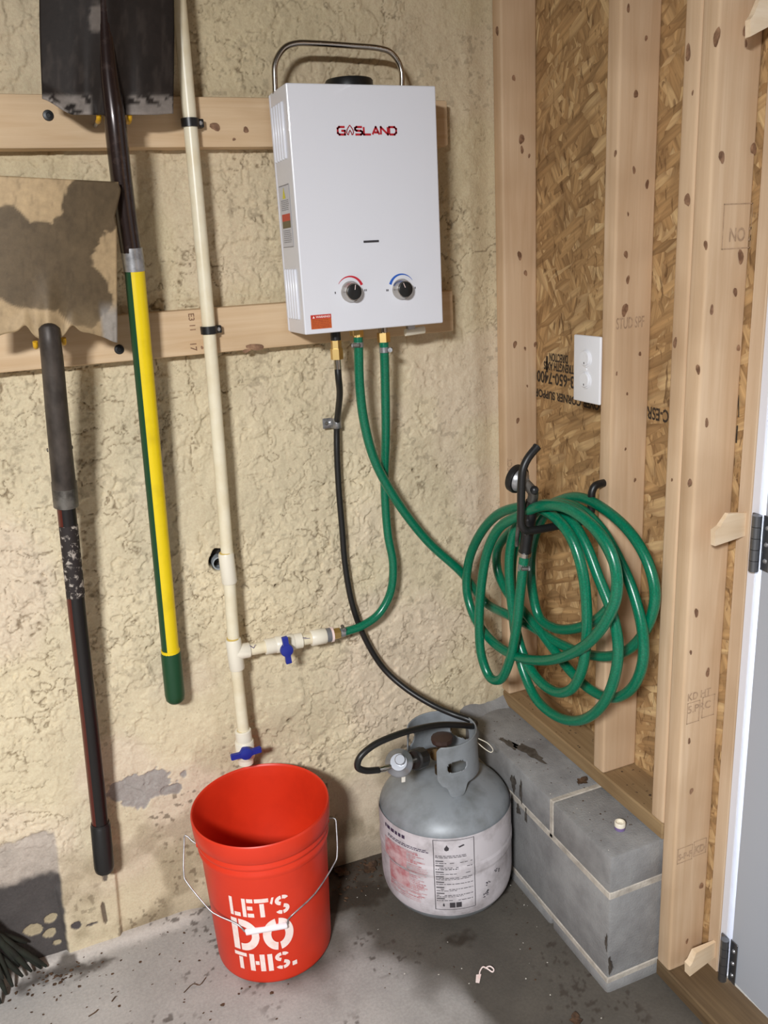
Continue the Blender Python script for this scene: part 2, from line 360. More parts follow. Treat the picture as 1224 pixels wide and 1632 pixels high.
def build_back_wall():
    X = np.concatenate([np.linspace(-3.6, -1.34, 40, endpoint=False), np.linspace(-1.34, 0.0, 560), np.linspace(.01, .12, 6)])
    Z = np.concatenate([np.linspace(-0.02, 2.02, 840), np.linspace(2.05, 2.6, 12)])
    x, z = np.meshgrid(X, Z, indexing='ij')
    w1 = fbm(x * 9, z * 9, 3, 3); wx = x + 0.03 * (fbm(x * 14, z * 14, 11, 3) - .5); wz = z + 0.03 * (fbm(x * 14, z * 14, 23, 3) - .5)
    h = 0.012 * (fbm(x * 2.5, z * 2.5, 31, 2) - .5) + 0.0065 * (fbm(x * 30, z * 30, 41, 4) - .5) * (.35 + .65 * sstep(.16, .42, z))
    # trowelled flakes: sharp-edged patches of skim coat
    n1 = fbm(wx * 27, wz * 25, 51, 4, .58); n2 = fbm(wx * 62, wz * 58, 61, 3, .55); n3 = fbm(wx * 12, wz * 11, 71, 4, .6)
    act = sstep(.35, .6, fbm(x * 4, z * 4, 81, 2))
    lowsm = sstep(.16, .42, z)                                   # smoother plaster near the floor
    flake = (sstep(.50, .515, n1) * .0030 * (.25 + .75 * sstep(.38, .6, fbm(x * 5, z * 5, 85, 2))) + sstep(.56, .572, n2) * .0024 * act + sstep(.47, .482, n3) * .0014) * (0.2 + .8 * lowsm) * (1 - .6 * sstep(-.26, -.10, x))
    h = h + flake
    rid = 1 - np.abs(2 * fbm(wx * 17, wz * 17, 91, 4) - 1); h = h - .003 * sstep(.965, .995, rid) * act * lowsm
    y = -h + 0.004
    corner = sstep(-.075, -.012, x); y = y * (1 - corner) + (.017 - .3 * h) * corner
    # colour
    base = srgb(212, 197, 166); c = np.empty(x.shape + (3,)); c[:] = base
    t = fbm(x * 6, z * 6, 101, 4)[..., None]; c *= 0.86 + .28 * t
    pink = sstep(.52, .7, fbm(x * 3.2, z * 3.2, 111, 3))[..., None]; c = c * (1 - .5 * pink) + srgb(220, 200, 180) * .5 * pink
    yel = (sstep(1.0, 1.7, z) * .55)[..., None]; c = c * (1 - yel) + srgb(194, 176, 140) * yel
    def edge(n, t0): return np.exp(-((n - t0) / .009) ** 2)
    crev = (edge(n1, .497) * .5 + edge(n2, .553) * .5 * act) * sstep(.42, .62, fbm(x * 30, z * 30, 121, 2)) * (.3 + .7 * lowsm)
    crev = np.clip(crev + .9 * sstep(.972, .995, rid) * act * lowsm, 0, 1)[..., None] * .8
    c = c * (1 - crev) + srgb(104, 84, 58) * crev
    spk = sstep(.70, .74, fbm(x * 85, z * 85, 131, 2)) * sstep(.42, .66, fbm(x * 7, z * 7, 141, 2)); spk = (spk * (.28 + .4 * sstep(.55, .3, z)))[..., None]; c = c * (1 - spk) + srgb(90, 76, 60) * spk
    grime = (sstep(.5, .72, fbm(x * 9, z * 9, 151, 4)) * sstep(.62, .1, z) * .55)[..., None]; c = c * (1 - grime) + srgb(128, 112, 84) * grime
    damp = (sstep(.09, .0, z + .05 * (fbm(x * 12, z * 12, 161, 3) - .5)) * sstep(-1.1, -.9, x) * .5)[..., None]; c = c * (1 - damp) + srgb(92, 76, 58) * damp
    wob = .012 * (fbm(x * 40, z * 40, 171, 3) - .5)
    # bare square patch by the floor, light above and dark below
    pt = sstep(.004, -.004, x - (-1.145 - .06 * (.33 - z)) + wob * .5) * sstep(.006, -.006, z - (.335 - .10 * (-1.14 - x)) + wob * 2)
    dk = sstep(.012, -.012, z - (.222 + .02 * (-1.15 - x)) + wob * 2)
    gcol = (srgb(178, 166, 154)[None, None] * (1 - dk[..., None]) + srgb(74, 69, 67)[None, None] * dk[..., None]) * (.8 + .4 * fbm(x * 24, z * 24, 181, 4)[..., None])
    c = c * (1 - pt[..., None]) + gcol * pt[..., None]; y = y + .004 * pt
    def blob(cx, cz, rx, rz, colr):
        nonlocal c, y
        d = np.sqrt(((x - cx) / rx) ** 2 + ((z - cz) / rz) ** 2) + 2.2 * (fbm(x * 26, z * 26, 191, 4) - .5)
        k = sstep(1.04, .96, d); c = c * (1 - k[..., None]) + colr * k[..., None]; y = y + .003 * k
    blob(-.95, .374, .062, .034, srgb(160, 152, 146)); blob(-.884, .349, .022, .012, srgb(150, 142, 136)); blob(-1.135, .075, .022, .012, srgb(78, 72, 72))
    blob(-1.06, .19, .006, .02, srgb(96, 86, 76)); blob(-1.110, .066, .016, .007, srgb(84, 76, 72)); blob(-1.075, .085, .004, .022, srgb(110, 96, 80))
    for px, py, r_ in ((81, 1467, .010), (80, 1491, .010), (52, 1485, .014), (92, 1505, .008)): q_ = at(px, py, y=0); blob(q_.x, q_.z, r_, r_ * .8, srgb(168, 154, 126))
    # plaster strip standing a little proud beside the bare patch
    strip = sstep(.004, -.004, x - (-1.036 - .06 * (.17 - z))) * sstep(-1.17, -1.16, x) * sstep(.19, .17, z); y = y - .010 * strip
    # small drilled holes, and the dark hole behind the coupling
    for px, py, r_ in ((527, 912, .005), (441, 935, .004), (462, 1150, .006), (428, 1166, .004), (697, 880, .008), (447, 577, .003), (699, 744, .003), (660, 750, .004)):
        p = at(px, py, y=0); k = np.exp(-(((x - p.x) ** 2 + (z - p.z) ** 2) / (r_ * .9) ** 2)); y = y + .012 * k; c = c * (1 - .7 * k[..., None]) + srgb(70, 52, 38) * .7 * k[..., None]
    p = at(349, 892, y=0); k = sstep(1.15, .9, np.sqrt(((x - p.x) / .022) ** 2 + ((z - p.z) / .024) ** 2) + .5 * (fbm(x * 50, z * 50, 201, 2) - .5)); y = y + .03 * k; c = c * (1 - k[..., None]) + srgb(46, 42, 38) * k[..., None]
    P = np.stack([x, y, z], -1)
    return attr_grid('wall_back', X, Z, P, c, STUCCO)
wall_back = build_back_wall()

def build_floor():
    X = np.concatenate([np.linspace(-3.6, -1.5, 24, endpoint=False), np.linspace(-1.5, .12, 380), np.linspace(.2, .6, 4)])
    Y = np.concatenate([np.linspace(-4.6, -1.15, 26, endpoint=False), np.linspace(-1.15, .02, 300)])
    x, y = np.meshgrid(X, Y, indexing='ij')
    n = fbm(x * 8, y * 8, 301, 5); z = .004 * (fbm(x * 5, y * 5, 311, 3) - .5) - .001
    c = np.empty(x.shape + (3,)); c[:] = srgb(166, 162, 158); c *= (.82 + .36 * n[..., None])
    # damp, dirty concrete towards the block ledge
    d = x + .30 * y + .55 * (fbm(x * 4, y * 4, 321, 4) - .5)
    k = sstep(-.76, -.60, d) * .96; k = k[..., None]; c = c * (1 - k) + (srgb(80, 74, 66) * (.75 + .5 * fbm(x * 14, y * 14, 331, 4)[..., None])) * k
    # dirt along the wall foot
    e = sstep(-.13, -.01, y + .09 * (fbm(x * 10, y * 10, 341, 4) - .5)) * sstep(-1.0, -.55, x) * .75; e = e[..., None]; c = c * (1 - e) + srgb(62, 50, 40) * e
    cv = sstep(-.05, -.015, y + .01 * (fbm(x * 20, y * 20, 351, 3) - .5)) * sstep(-.82, -.9, x); z = z + .010 * cv * sstep(-.05, 0, y); c = c * (1 - .8 * cv[..., None]) + srgb(196, 188, 180) * .8 * cv[..., None]
    sp = sstep(.70, .74, fbm(x * 85, y * 85, 361, 2)) * sstep(.48, .66, fbm(x * 6, y * 6, 371, 3)); sp = sp[..., None] * .7; c = c * (1 - sp) + srgb(58, 48, 40) * sp
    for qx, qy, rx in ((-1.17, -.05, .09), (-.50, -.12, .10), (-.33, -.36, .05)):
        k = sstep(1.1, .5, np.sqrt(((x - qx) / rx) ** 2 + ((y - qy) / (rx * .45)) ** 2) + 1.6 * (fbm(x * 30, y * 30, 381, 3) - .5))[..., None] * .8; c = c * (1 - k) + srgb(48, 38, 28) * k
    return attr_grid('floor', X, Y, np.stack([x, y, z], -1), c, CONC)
floor = build_floor()

def struct(o): o['kind'] = 'structure'; return o
struct(box('ceiling', (-3.6, -4.6, 2.5), (.3, .05, 2.56), mat('ceiling_boards', L(78, 67, 54), .9)))
struct(box('wall_front', (-3.68, -4.7, -.02), (.12, -4.6, 2.56), mat('front_wall_paint', L(74, 64, 52), .9)))
struct(box('wall_left', (-3.68, -4.6, -.02), (-3.6, .05, 2.56), mat('left_wall_paint', L(84, 74, 60), .9)))

# stud wall on the right: sheathing, studs, plate
SX = 0.089; SY1 = -.4268; SY2 = -.6621; ZP = .3754
wr = struct(empty('wall_right', (0.05, -.3, 0)))
box('sheathing', (SX, -.6745, 0.03), (SX + .011, .03, 2.52), OSB, wr)
box('sheathing', (SX, -4.62, 0.0), (SX + .011, -1.66, 2.52), OSB, wr)
box('sheathing', (SX, -1.66, 2.06), (SX + .011, -.6745, 2.52), OSB, wr)
def stud(y, z0, m):
    bm = bmesh.new(); vv = box_bm(bm, (0, y, z0), (SX, y + .038, 2.5), .0055, 3)
    return autosmooth(link('stud', from_bm('stud', bm), m, wr), 30)
stud(-.0215, ZP, WOODS[0]); stud(SY1, ZP, WOODS[1]); stud(SY2 + .038, ZP, WOODS[2]); stud(SY2, .038, WOODS[3])
box('sill_plate', (0, -.623, ZP - .038), (SX, .012, ZP), SILLM, wr, .003, 1)
box('bottom_plate', (0.0, -1.6, 0.0), (.10, -.6225, .038), wood_mat('dirty_sill', L(126, 104, 76), L(88, 70, 50), L(60, 44, 30), 'y', False, 8.0), wr, .003, 1)
# stamps printed on the timber and the sheathing
def stamp(txt, anchor_px, plane, udir, vdir, size, mtl, bold=0.0, width=None):
    polys, (a, b) = text_polys(txt, size, bold)
    o = at(*anchor_px, **plane); s = 1.0 if width is None else width / (b - a)
    U, V = Vector(udir), Vector(vdir)
    return print_mesh('stamp', polys, lambda u, v: o + U * ((u - a) * s) + V * v, mtl, wr)
PO = dict(x=SX - .0008)
for txt, px, wd, sz in (('DIRECTION', (905, 567), .075, .026), ('STRENGTH AXIS', (918, 584), .13, .026), ('53-650-7400', (922, 602), .17, .038), ('OVER CORNER SUPPORT', (955, 641), .27, .026)):
    stamp(txt, px, PO, (0, 1, 0), (0, 0, -1), sz, STAMP, .0009, wd)
stamp('I', (873, 569), PO, (0, 1, 0), (0, 0, -1), .05, STAMP, .002, .008)
stamp('C-ESR-12', (1066, 655), PO, (0, 1, 0), (0, 0, -1), .034, STAMP, .0008, .095)
stamp('VER', (1180, 632), PO, (0, 1, 0), (0, 0, -1), .05, STAMP, .002, .02)
stamp('10', (1176, 680), PO, (0, 1, 0), (0, 0, -1), .04, STAMP, .002, .014)
PN = dict(y=SY2 - .0008)
stamp('5.PRC', (1096, 1138), PN, (1, 0, 0), (0, 0, 1), .022, FSTAMP, .0003, .055)
stamp('KD HT', (1096, 1118), PN, (1, 0, 0), (0, 0, 1), .022, FSTAMP, .0003, .055)
stamp('S-P-F', (1081, 1372), PN, (1, 0, 0), (0, 0, 1), .020, FSTAMP, .0006, .034)
stamp('KD', (1107, 1361), PN, (1, 0, 0), (0, 0, 1), .024, FSTAMP, .0008, .026)
def stamp_frame(px, py, w_, h_):
    o = at(px, py, **PN); t = .0014
    print_mesh('stamp', rect(0, 0, w_, t) + rect(0, h_ - t, w_, h_) + rect(0, 0, t, h_) + rect(w_ - t, 0, w_, h_), lambda u, v: o + Vector((u, 0, v)), FSTAMP, wr)
stamp_frame(1079, 1378, .038, .036); stamp_frame(1105, 1366, .032, .036); stamp_frame(1094, 1155, .030, .045); stamp_frame(1118, 1145, .030, .045); stamp_frame(1150, 398, .06, .07)
stamp('NO 2', (1162, 385), PN, (1, 0, 0), (0, 0, 1), .03, FSTAMP, .0004, .05)
PM = dict(y=SY1 - .0008)
stamp('STUD SPF', (982, 525), PM, (1, 0, 0), (0, 0, 1), .03, FSTAMP, .0002, .065)
PC = dict(y=-.0215 - .0008)
stamp('LECT', (816, 755), PC, (0, 0, 1), (-1, 0, 0), .018, FSTAMP, .0002, .04)
stamp('SEL 85', (838, 760), PC, (0, 0, 1), (-1, 0, 0), .02, FSTAMP, .0002, .05)

# knots in the timber, flush with the faces
KNOT = mat('knot_wood', L(112, 80, 58), .7, col2=L(168, 130, 100), scale=70, lo=.40, hi=.72)
def knot(px, py, rx, ry, plane, parent, U, V):
    c = at(px, py, **plane); n = 12; ph = random.uniform(0, 6)
    pts = []
    for k in range(n):
        a = 6.2832 * k / n; r = 1 + .18 * math.sin(2 * a + ph) + .1 * math.sin(3 * a + ph * 2)
        pts.append((rx * r * math.cos(a), ry * r * math.sin(a)))
    return print_mesh('knot', [pts], lambda u, v: c + Vector(U) * u + Vector(V) * v, KNOT, parent)
FX = dict(x=-.0006)
def kn(lst, plane, ox, oy, k, U):
    for cx, cy, r_ in lst: knot(ox + cx * k, oy + cy * k, r_ * .7, r_ * 1.25, plane, wr, U, (0, 0, 1))
XU, YU = (1, 0, 0), (0, 1, 0)
kn(((155, 328, .0055), (188, 585, .009), (190, 630, .006), (220, 655, .004), (180, 1075, .008)), PC, 760, 0, .379, XU)
kn(((205, 40, .006), (160, 340, .007), (203, 358, .004), (245, 340, .005), (212, 515, .003), (172, 660, .006)), PC, 760, 420, .379, XU)
kn(((85, 130, .008),), FX, 760, 0, .379, YU)
kn(((582, 645, .005),), FX, 760, 0, .379, YU)
kn(((637, 35, .005), (712, 160, .004), (669, 395, .006), (661, 715, .005), (716, 775, .006), (636, 900, .003), (627, 1070, .006)), PM, 760, 0, .379, XU)
kn(((635, 68, .006), (622, 195, .010), (588, 463, .003), (632, 548, .003), (625, 780, .003), (665, 910, .004), (686, 380, .004)), PM, 760, 420, .379, XU)
kn(((888, 222, .009), (885, 840, .009), (907, 390, .003)), FX, 760, 0, .379, YU); kn(((833, 333, .007), (820, 910, .003)), FX, 760, 420, .379, YU)
kn(((1008, 155, .010), (962, 1030, .006)), FX, 760, 0, .379, YU); kn(((930, 445, .007),), FX, 760, 420, .379, YU)
kn(((1130, 130, .007), (1132, 183, .004), (1030, 660, .008), (1164, 625, .008), (1110, 1080, .009)), PN, 760, 0, .379, XU)
kn(((1087, 120, .006), (1100, 355, .005), (988, 195, .006), (967, 670, .006), (895, 920, .006)), PN, 760, 420, .379, XU)
kn(((350, 765, .007), (315, 1010, .004), (420, 1135, .007), (305, 1560, .005)), PN, 1020, 780, .2572, XU)
kn(((370, 800, .007), (283, 1135, .005), (310, 230, .006)), PN, 1020, 1200, .2646, XU)

# block ledge under the stud wall
wl = struct(empty('wall_low', (-.02, -.3, 0)))
BX0, BX1, BY = -.124, .10, -.6205
def blk(y0, y1, z0, z1):
    bm = bmesh.new(); box_bm(bm, (BX0, y0, z0), (BX1, y1, z1), .007, 2)
    return autosmooth(link('concrete_block', from_bm('concrete_block', bm), BLOCK, wl), 30)
ZB = ZP - .0385
YV = -.41
blk(BY, YV - .004, .2475, ZB); blk(YV + .004, .0, .2475, ZB)
blk(BY, -.222, .0345, .2395); blk(-.214, 0, .0345, .2395)
blk(BY, -.415, -.01, .0265); blk(-.407, 0, -.01, .0265)
def mort(lo, hi): box('mortar_joint', lo, hi, MORTAR, wl, .002, 1)
g = -.0006
mort((BX0 + g, BY + g, .2350), (BX1, 0, .2520)); mort((BX0 + g, BY + g, .023), (BX1, 0, .038))
mort((BX0 + g, YV - .007, .24), (BX1, YV + .007, ZB + .0005)); mort((BX0 + .004, -.224, .03), (BX1, -.212, .24))
# smeared mortar fillet where the ledge meets the stucco
def fillet():
    bm = bmesh.new(); n = 40; R = []
    for i in range(n):
        x = BX0 - .010 + (0.0 - BX0 + .010) * i / (n - 1); rr = .026 + .008 * math.sin(i * .17)
        R.append([bm.verts.new((x, .01, ZB - .01)), bm.verts.new((x, -rr * .9, ZB - .004 + .002)), bm.verts.new((x, -rr * .35, ZB + rr * .25)), bm.verts.new((x, .01, ZB + rr * .8))])
    for a, b in zip(R, R[1:]):
        for k in range(3): bm.faces.new((a[k], a[k + 1], b[k + 1], b[k]))
    bm.faces.new(R[0]); bm.faces.new(R[-1][::-1])
    autosmooth(link('mortar_fillet', from_bm('mortar_fillet', bm), BLOCK, wl), 89)
fillet()
STAIN = mat('oily_stain', L(64, 58, 52), .6, col2=L(92, 86, 80), scale=60)
def stain(px, py, rx, ry, plane, U, V, seed):
    c = at(px, py, **plane); n = 26; pts = []
    for k in range(n):
        a = 6.2832 * k / n; r = 1 + .22 * math.sin(3 * a + seed) + .16 * math.sin(7 * a + seed * 2.1) + .08 * math.sin(11 * a + seed)
        pts.append((rx * r * math.cos(a), ry * r * math.sin(a)))
    print_mesh('stain', [pts], lambda u, v: c + Vector(U) * u + Vector(V) * v, STAIN, wl)
stain(843, 1198, .014, .050, dict(z=ZB + .0007), (1, .2, 0), (-.2, 1, 0), 1.0)
stain(812, 1185, .010, .030, dict(z=ZB + .0007), (1, .2, 0), (-.2, 1, 0), 2.4)
FL = dict(x=BX0 - .0012)
for px, py, a_, b_, s_ in ((818, 1248, .012, .022, .5), (830, 1262, .006, .030, 2.0), (838, 1300, .005, .020, 3.0), (826, 1290, .009, .014, 4.0), (972, 1540, .006, .02, 5.1), (966, 1502, .004, .02, 1.7)): stain(px, py, a_, b_, FL, (0, 1, 0), (0, 0, 1), s_)

# door in its frame
dr = struct(empty('door_1', (SX + .02, -.75, 0)))
box('jamb', (SX - .001, -.7045, .0385), (SX + .10, -.676, 2.06), JAMBM, dr, .001)
box('jamb_face', (SX + .002, -.722, .0385), (SX + .10, -.7045, 2.06), JAMBW, dr, .001)
box('latch_jamb', (SX - .001, -1.64, .0385), (SX + .10, -1.606, 2.06), JAMBM, dr, .001)
box('head_jamb', (SX - .001, -1.62, 2.02), (SX + .10, -.676, 2.05), JAMBM, dr, .001)
PIN = Vector((SX - .009, -.7285, 0)); AJAR = Matrix.Translation(PIN) @ Matrix.Rotation(math.radians(-3), 4, 'Z') @ Matrix.Translation(-PIN)
box('door_leaf', (SX + .004, -1.60, .05), (SX + .046, -.7325, 2.012), DOORM, dr, .002, 1, AJAR)
box('door_panel', (SX - .001, -1.5, .20), (SX + .006, -.860, 1.9), DOORM, dr, .003, 1, AJAR)
def hinge(zc):
    h = link('hinge', mesh('hinge', [(0, 0, 0)] * 0, []), HINGE, dr)
    bm = bmesh.new()
    for k in range(5):
        z0 = zc - .051 + k * .0206; tube_bm(bm, [(SX - .009, -.7285, z0), (SX - .009, -.7285, z0 + .0196)], .0085, 14)
    autosmooth(link('knuckle', from_bm('knuckle', bm), HINGE, h), 40)
    box('hinge_leaf', (SX - .004, -.727, zc - .051), (SX + .0005, -.712, zc + .051), HINGE, h, .0008)
    box('hinge_leaf', (SX + .001, -.752, zc - .049), (SX + .0037, -.7325, zc + .051), HINGE, h, .0008, 1, AJAR)
    for dz in (-.03, 0, .03):
        lathe('screw', [(0, .003), (.003, .0025), (.0045, 0)], AJAR @ Vector((SX + .001, -.7435, zc + dz)), ZINC, h, (-1, 0, 0), 12)
zh1 = at(1209, 868, x=SX - .009).z; zh2 = at(1159, 1535, x=SX - .009).z
hinge(zh1); hinge(zh2)

# ------------------------------------------------------------------ shims beside the door
def shim(anchor, length, hgt, th, label, tilt=0.0, broken=0.3):
    """a cedar wedge poking out of the gap between stud and jamb, towards the room (-x)"""
    bm = bmesh.new(); x1 = SX + .004; P = anchor
    prof = [(x1, -.42), (x1, .36), (P.x + length * broken, .5), (P.x + length * broken * .4, .12), (P.x, 0.02), (P.x + .002, -.5)]
    fr, bk = [], []
    for i, (x, h) in enumerate(prof):
        f = (x1 - x) / length; zz = P.z + h * hgt + tilt * (x1 - x)
        t = th * (.35 + .65 * min(f, 1))
        yc = -.694 - .004 * f
        fr.append(bm.verts.new((x, yc - t / 2, zz))); bk.append(bm.verts.new((x, yc + t / 2, zz)))
    bm.faces.new(fr); bm.faces.new(bk[::-1])
    n = len(fr)
    for i in range(n): bm.faces.new((fr[i], bk[i], bk[(i + 1) % n], fr[(i + 1) % n]))
    return tag(link('shim', from_bm('shim', bm), SHIMM), label, 'shim', 'wooden shims beside the door frame')
shim(at(1136, 846, y=-.697), .10, .054, .012, 'broken pale wooden shim poking out beside the upper hinge')
shim(at(1095, 1532, y=-.697), .085, .050, .016, 'stubby pale wooden shim poking out beside the lower hinge', -.10, .2)
shim(at(1192, 2, y=-.697), .06, .045, .010, 'pale wooden shim at the upper right corner above the door hinges', -.35, .3)

# ------------------------------------------------------------------ boards on the stucco
UB, LB = 1.722, 1.336
def wall_board(z, label, screws, knots=()):
    o = empty('mounting_board', (-1.0, -.019, z)); tag(o, label, 'board', 'boards screwed to the stucco wall')
    bm = bmesh.new(); box_bm(bm, (-2.6, -.038, z), (-.1402, .008, z + .089), .004, 2)
    autosmooth(link('plank', from_bm('plank', bm), BOARDM, o), 30)
    for px, py in screws:
        p = at(px, py, y=-.038)
        lathe('screw', [(0, .0012), (.0035, .0012), (.0042, .003), (.0085, .0024), (.0095, 0)], p, BLACKP, o, (0, -1, 0), 20)
    for px, py, rx, rz in knots: knot(px, py, rx, rz, dict(y=-.0386), o, (1, 0, 0), (0, 0, 1))
wall_board(UB, 'upper pine board on stucco behind the dark shovel blade', ((77, 184),), ((343, 202, .009, .008), (392, 207, .006, .005), (373, 222, .003, .003)))
wall_board(LB, 'lower pine board on stucco behind the water heater base', ((190, 557),), ((407, 553, .018, .007), (393, 559, .008, .004), (322, 554, .003, .003)))

for o_, txt, px, sz in (('mounting_board.001', 'E3 11', (300, 500), .016), ('mounting_board.001', '17', (303, 548), .018)):
    tp, (ta, tb) = text_polys(txt, sz, .0002); c_ = at(*px, y=-.0386)
    print_mesh('pencil_mark', tp, lambda u, v: c_ + Vector((v, 0, -(u - ta))), KNOT, bpy.data.objects[o_])
# ------------------------------------------------------------------ water heater
HX0, HX1, HZ0, HZ1, HF, HB = -.5284, -.2283, 1.3671, 1.8139, -.1627, -.0500
ht = tag(empty('water_heater', (-.378, -.1, HZ0)), 'white tankless gas water heater hanging on the two boards', 'water heater')
box('casing', (HX0, HF, HZ0), (HX1, HB, HZ1), WHITE, ht, .0025, 2)
box('mounting_bracket', (HX0 + .05, HB - .001, HZ0 + .02), (HX1 - .05, -.0382, HZ1 - .01), ZINC, ht)
seam = box('cover_flange', (HX0 - .0008, HB - .006, HZ0 + .003), (HX0 + .003, HB + .0005, HZ1 - .003), WHITE, ht)
hy = -.080
hp = [at(px, py, y=hy) for px, py in ((439, 152), (438, 128), (438, 104), (444, 88), (455, 75), (472, 69), (500, 69), (560, 73), (604, 77), (622, 83), (634, 97), (640, 115), (640, 150))]
hp[0].z = HZ1 - .004; hp[-1].z = HZ1 - .004
tube('carry_handle', spline(hp, 6), .0056, STEEL, ht, 12)
fc = at(556, 130, y=-.106)
lathe('flue_collar', [(.046, -.002), (.046, .014), (.044, .017), (.036, .017), (.034, .004), (0, .004)], (fc.x, -.106, HZ1), BLACKP, ht, seg=40)
def onface(u, v, e=.0006): return Vector((u, HF - e, v))
# logo
G = {'G': [[(1, 1), (.22, 1), (0, .8), (0, .2), (.22, 0), (1, 0), (1, .5), (.5, .5)]],
     'F': [[(.5, 1.25), (.28, .95), (.08, .62), (.02, .3), (.12, .04), (.3, -.06)], [(.5, 1.25), (.72, .95), (.92, .62), (.98, .3), (.88, .04), (.7, -.06)], [(.28, .02), (.34, .3), (.5, .55), (.66, .3), (.72, .02)]],
     'S': [[(1, 1), (.2, 1), (0, .86), (0, .64), (.2, .52), (.8, .48), (1, .36), (1, .14), (.8, 0), (0, 0)]],
     'L': [[(0, 1), (0, 0), (1, 0)]], 'A': [[(0, 0), (.5, 1), (1, 0)], [(.28, .28), (.85, .28)]],
     'N': [[(0, 0), (0, 1), (1, 0), (1, 1)]], 'D': [[(0, 0), (0, 1), (.75, 1), (1, .75), (1, .25), (.75, 0), (0, 0)]]}
lx, lz = -.4345, 1.7275
for k, ch in enumerate('GFSLAND'):
    sx, sy = .0142, .0130; polys = []
    for pl in G[ch]: polys += stroke([(lx + k * .01745 + x * sx, lz + .0004 * 0 + y * sy) for x, y in pl], .0037 if ch != 'F' else .0018)
    print_mesh('logo_letter', polys, onface, REDLOGO, ht)
box('display_window', (-.3955, HF - .0012, 1.5328), (-.3635, HF + .004, 1.5368), mat('display_dark', L(58, 56, 60), .3), ht)
def knob(px, py, ang, arcpolys, amat, name):
    c = at(px, py, y=HF); c.y = HF
    k = lathe('knob', [(.0205, 0), (.0205, .003), (.0185, .006), (.0165, .0195), (.0155, .0205), (0, .0205)], c, STEEL, ht, (0, -1, 0), 40)
    cp = lathe('knob_cap', [(.0150, .0203), (.0148, .0216), (.0138, .0222), (0, .0222)], c, BLACKP, k, (0, -1, 0), 36)
    a = math.radians(ang); d = Vector((math.cos(a), 0, math.sin(a))); nrm = Vector((-d.z, 0, d.x)) * .0006
    o = c + Vector((0, -.0225, 0)); link('pointer_line', mesh('p', [o + d * .004 + nrm, o + d * .0135 + nrm, o + d * .0135 - nrm, o + d * .004 - nrm], [(0, 1, 2, 3)]), PRINTW, k)
    print_mesh(name, [[(c.x + x, c.z + z) for x, z in p] for p in arcpolys], onface, amat, ht)
    marks = rect(-.0335, -.002, -.0315, .002) + rect(.0290, -.001, .0308, .003) + (rect(-.0305, -.002, -.0288, .002) if amat is BLUEM else rect(.0322, -.001, .0338, .003))
    for q_ in marks: print_mesh('dial_mark', move([q_], c.x, c.z), onface, INK, ht)
knob(559, 465, 80, arc(0, .002, .0285, .0285, .0006, 150, 22, 24, th1=.0056), REDM, 'red_dial_arc')
knob(640, 461, 112, arc(0, .002, .0285, .0285, .0056, 160, 30, 24, th1=.0005), BLUEM, 'blue_dial_arc')
st = print_mesh('warning_sticker', rect(-.5150, 1.3765, -.4728, 1.4035), lambda u, v: onface(u, v, .0005), ORSTICK, ht)
print_mesh('sticker_header', rect(-.5150, 1.3955, -.4728, 1.4035), lambda u, v: onface(u, v, .0008), REDSTICK, st)
tp, (ta, tb) = text_polys('WARNING!', .0058, .00012)
print_mesh('sticker_text', move(tp, -.5045 - ta, 1.3973), lambda u, v: onface(u, v, .0011), PRINTW, st)
print_mesh('sticker_text', move([[(0, 0), (.005, 0), (.0025, .0045)]], -.5115, 1.3972), lambda u, v: onface(u, v, .0011), PRINTW, st)
small = []
for r_ in range(5):
    x = -.512
    while x < -.478:
        l_ = random.uniform(.002, .006); small += rect(x, 1.3925 - r_ * .0032, min(x + l_, -.476), 1.3932 - r_ * .0032); x += l_ + .0012
print_mesh('sticker_text', small, lambda u, v: onface(u, v, .0011), mat('sticker_small_print', L(150, 60, 26), .6), st)
# ribbed louvres and stickers on the left side
def side_rib(y, z0, z1):
    bm = bmesh.new(); tube_bm(bm, [(HX0, y, z0 - .002), (HX0 - .0005, y, z0), (HX0 - .0005, y, z1), (HX0, y, z1 + .002)], [.002, .0042, .0042, .002], 10)
    autosmooth(link('louver_rib', from_bm('louver_rib', bm), WHITE, ht), 50)
for k in range(5):
    y = -.0655 - k * .0165
    side_rib(y, 1.692, 1.786); side_rib(y, 1.397, 1.489)
def onside(u, v, e=.0006): return Vector((HX0 - e, -u, v))      # u = -y: runs towards the front edge
lab = print_mesh('side_label', rect(.066, 1.533, .134, 1.645), onside, mat('side_label_paper', L(206, 206, 212), .5), ht)
print_mesh('caution_triangle', [[(.088, 1.622), (.108, 1.622), (.098, 1.643)]], lambda u, v: onside(u, v, .0009), mat('caution_yellow', L(216, 206, 60), .5), lab)
print_mesh('danger_block', rect(.074, 1.581, .128, 1.594), lambda u, v: onside(u, v, .0009), mat('danger_red', L(196, 76, 56), .5), lab)
print_mesh('danger_block', rect(.074, 1.568, .128, 1.581), lambda u, v: onside(u, v, .0009), mat('danger_olive', L(108, 98, 70), .5), lab)
lines = []
for z in list(np.arange(1.618, 1.598, -.0034)) + list(np.arange(1.563, 1.538, -.0036)):
    u = .076
    while u < .122:
        l_ = random.uniform(.003, .009); lines += rect(u, z, min(u + l_, .126), z + .0013); u += l_ + .0016
lines += rect(.066, 1.6455, .134, 1.6465) + rect(.066, 1.5325, .134, 1.5335)
print_mesh('small_print', lines, lambda u, v: onside(u, v, .0009), mat('grey_print', L(128, 126, 130), .6), lab)
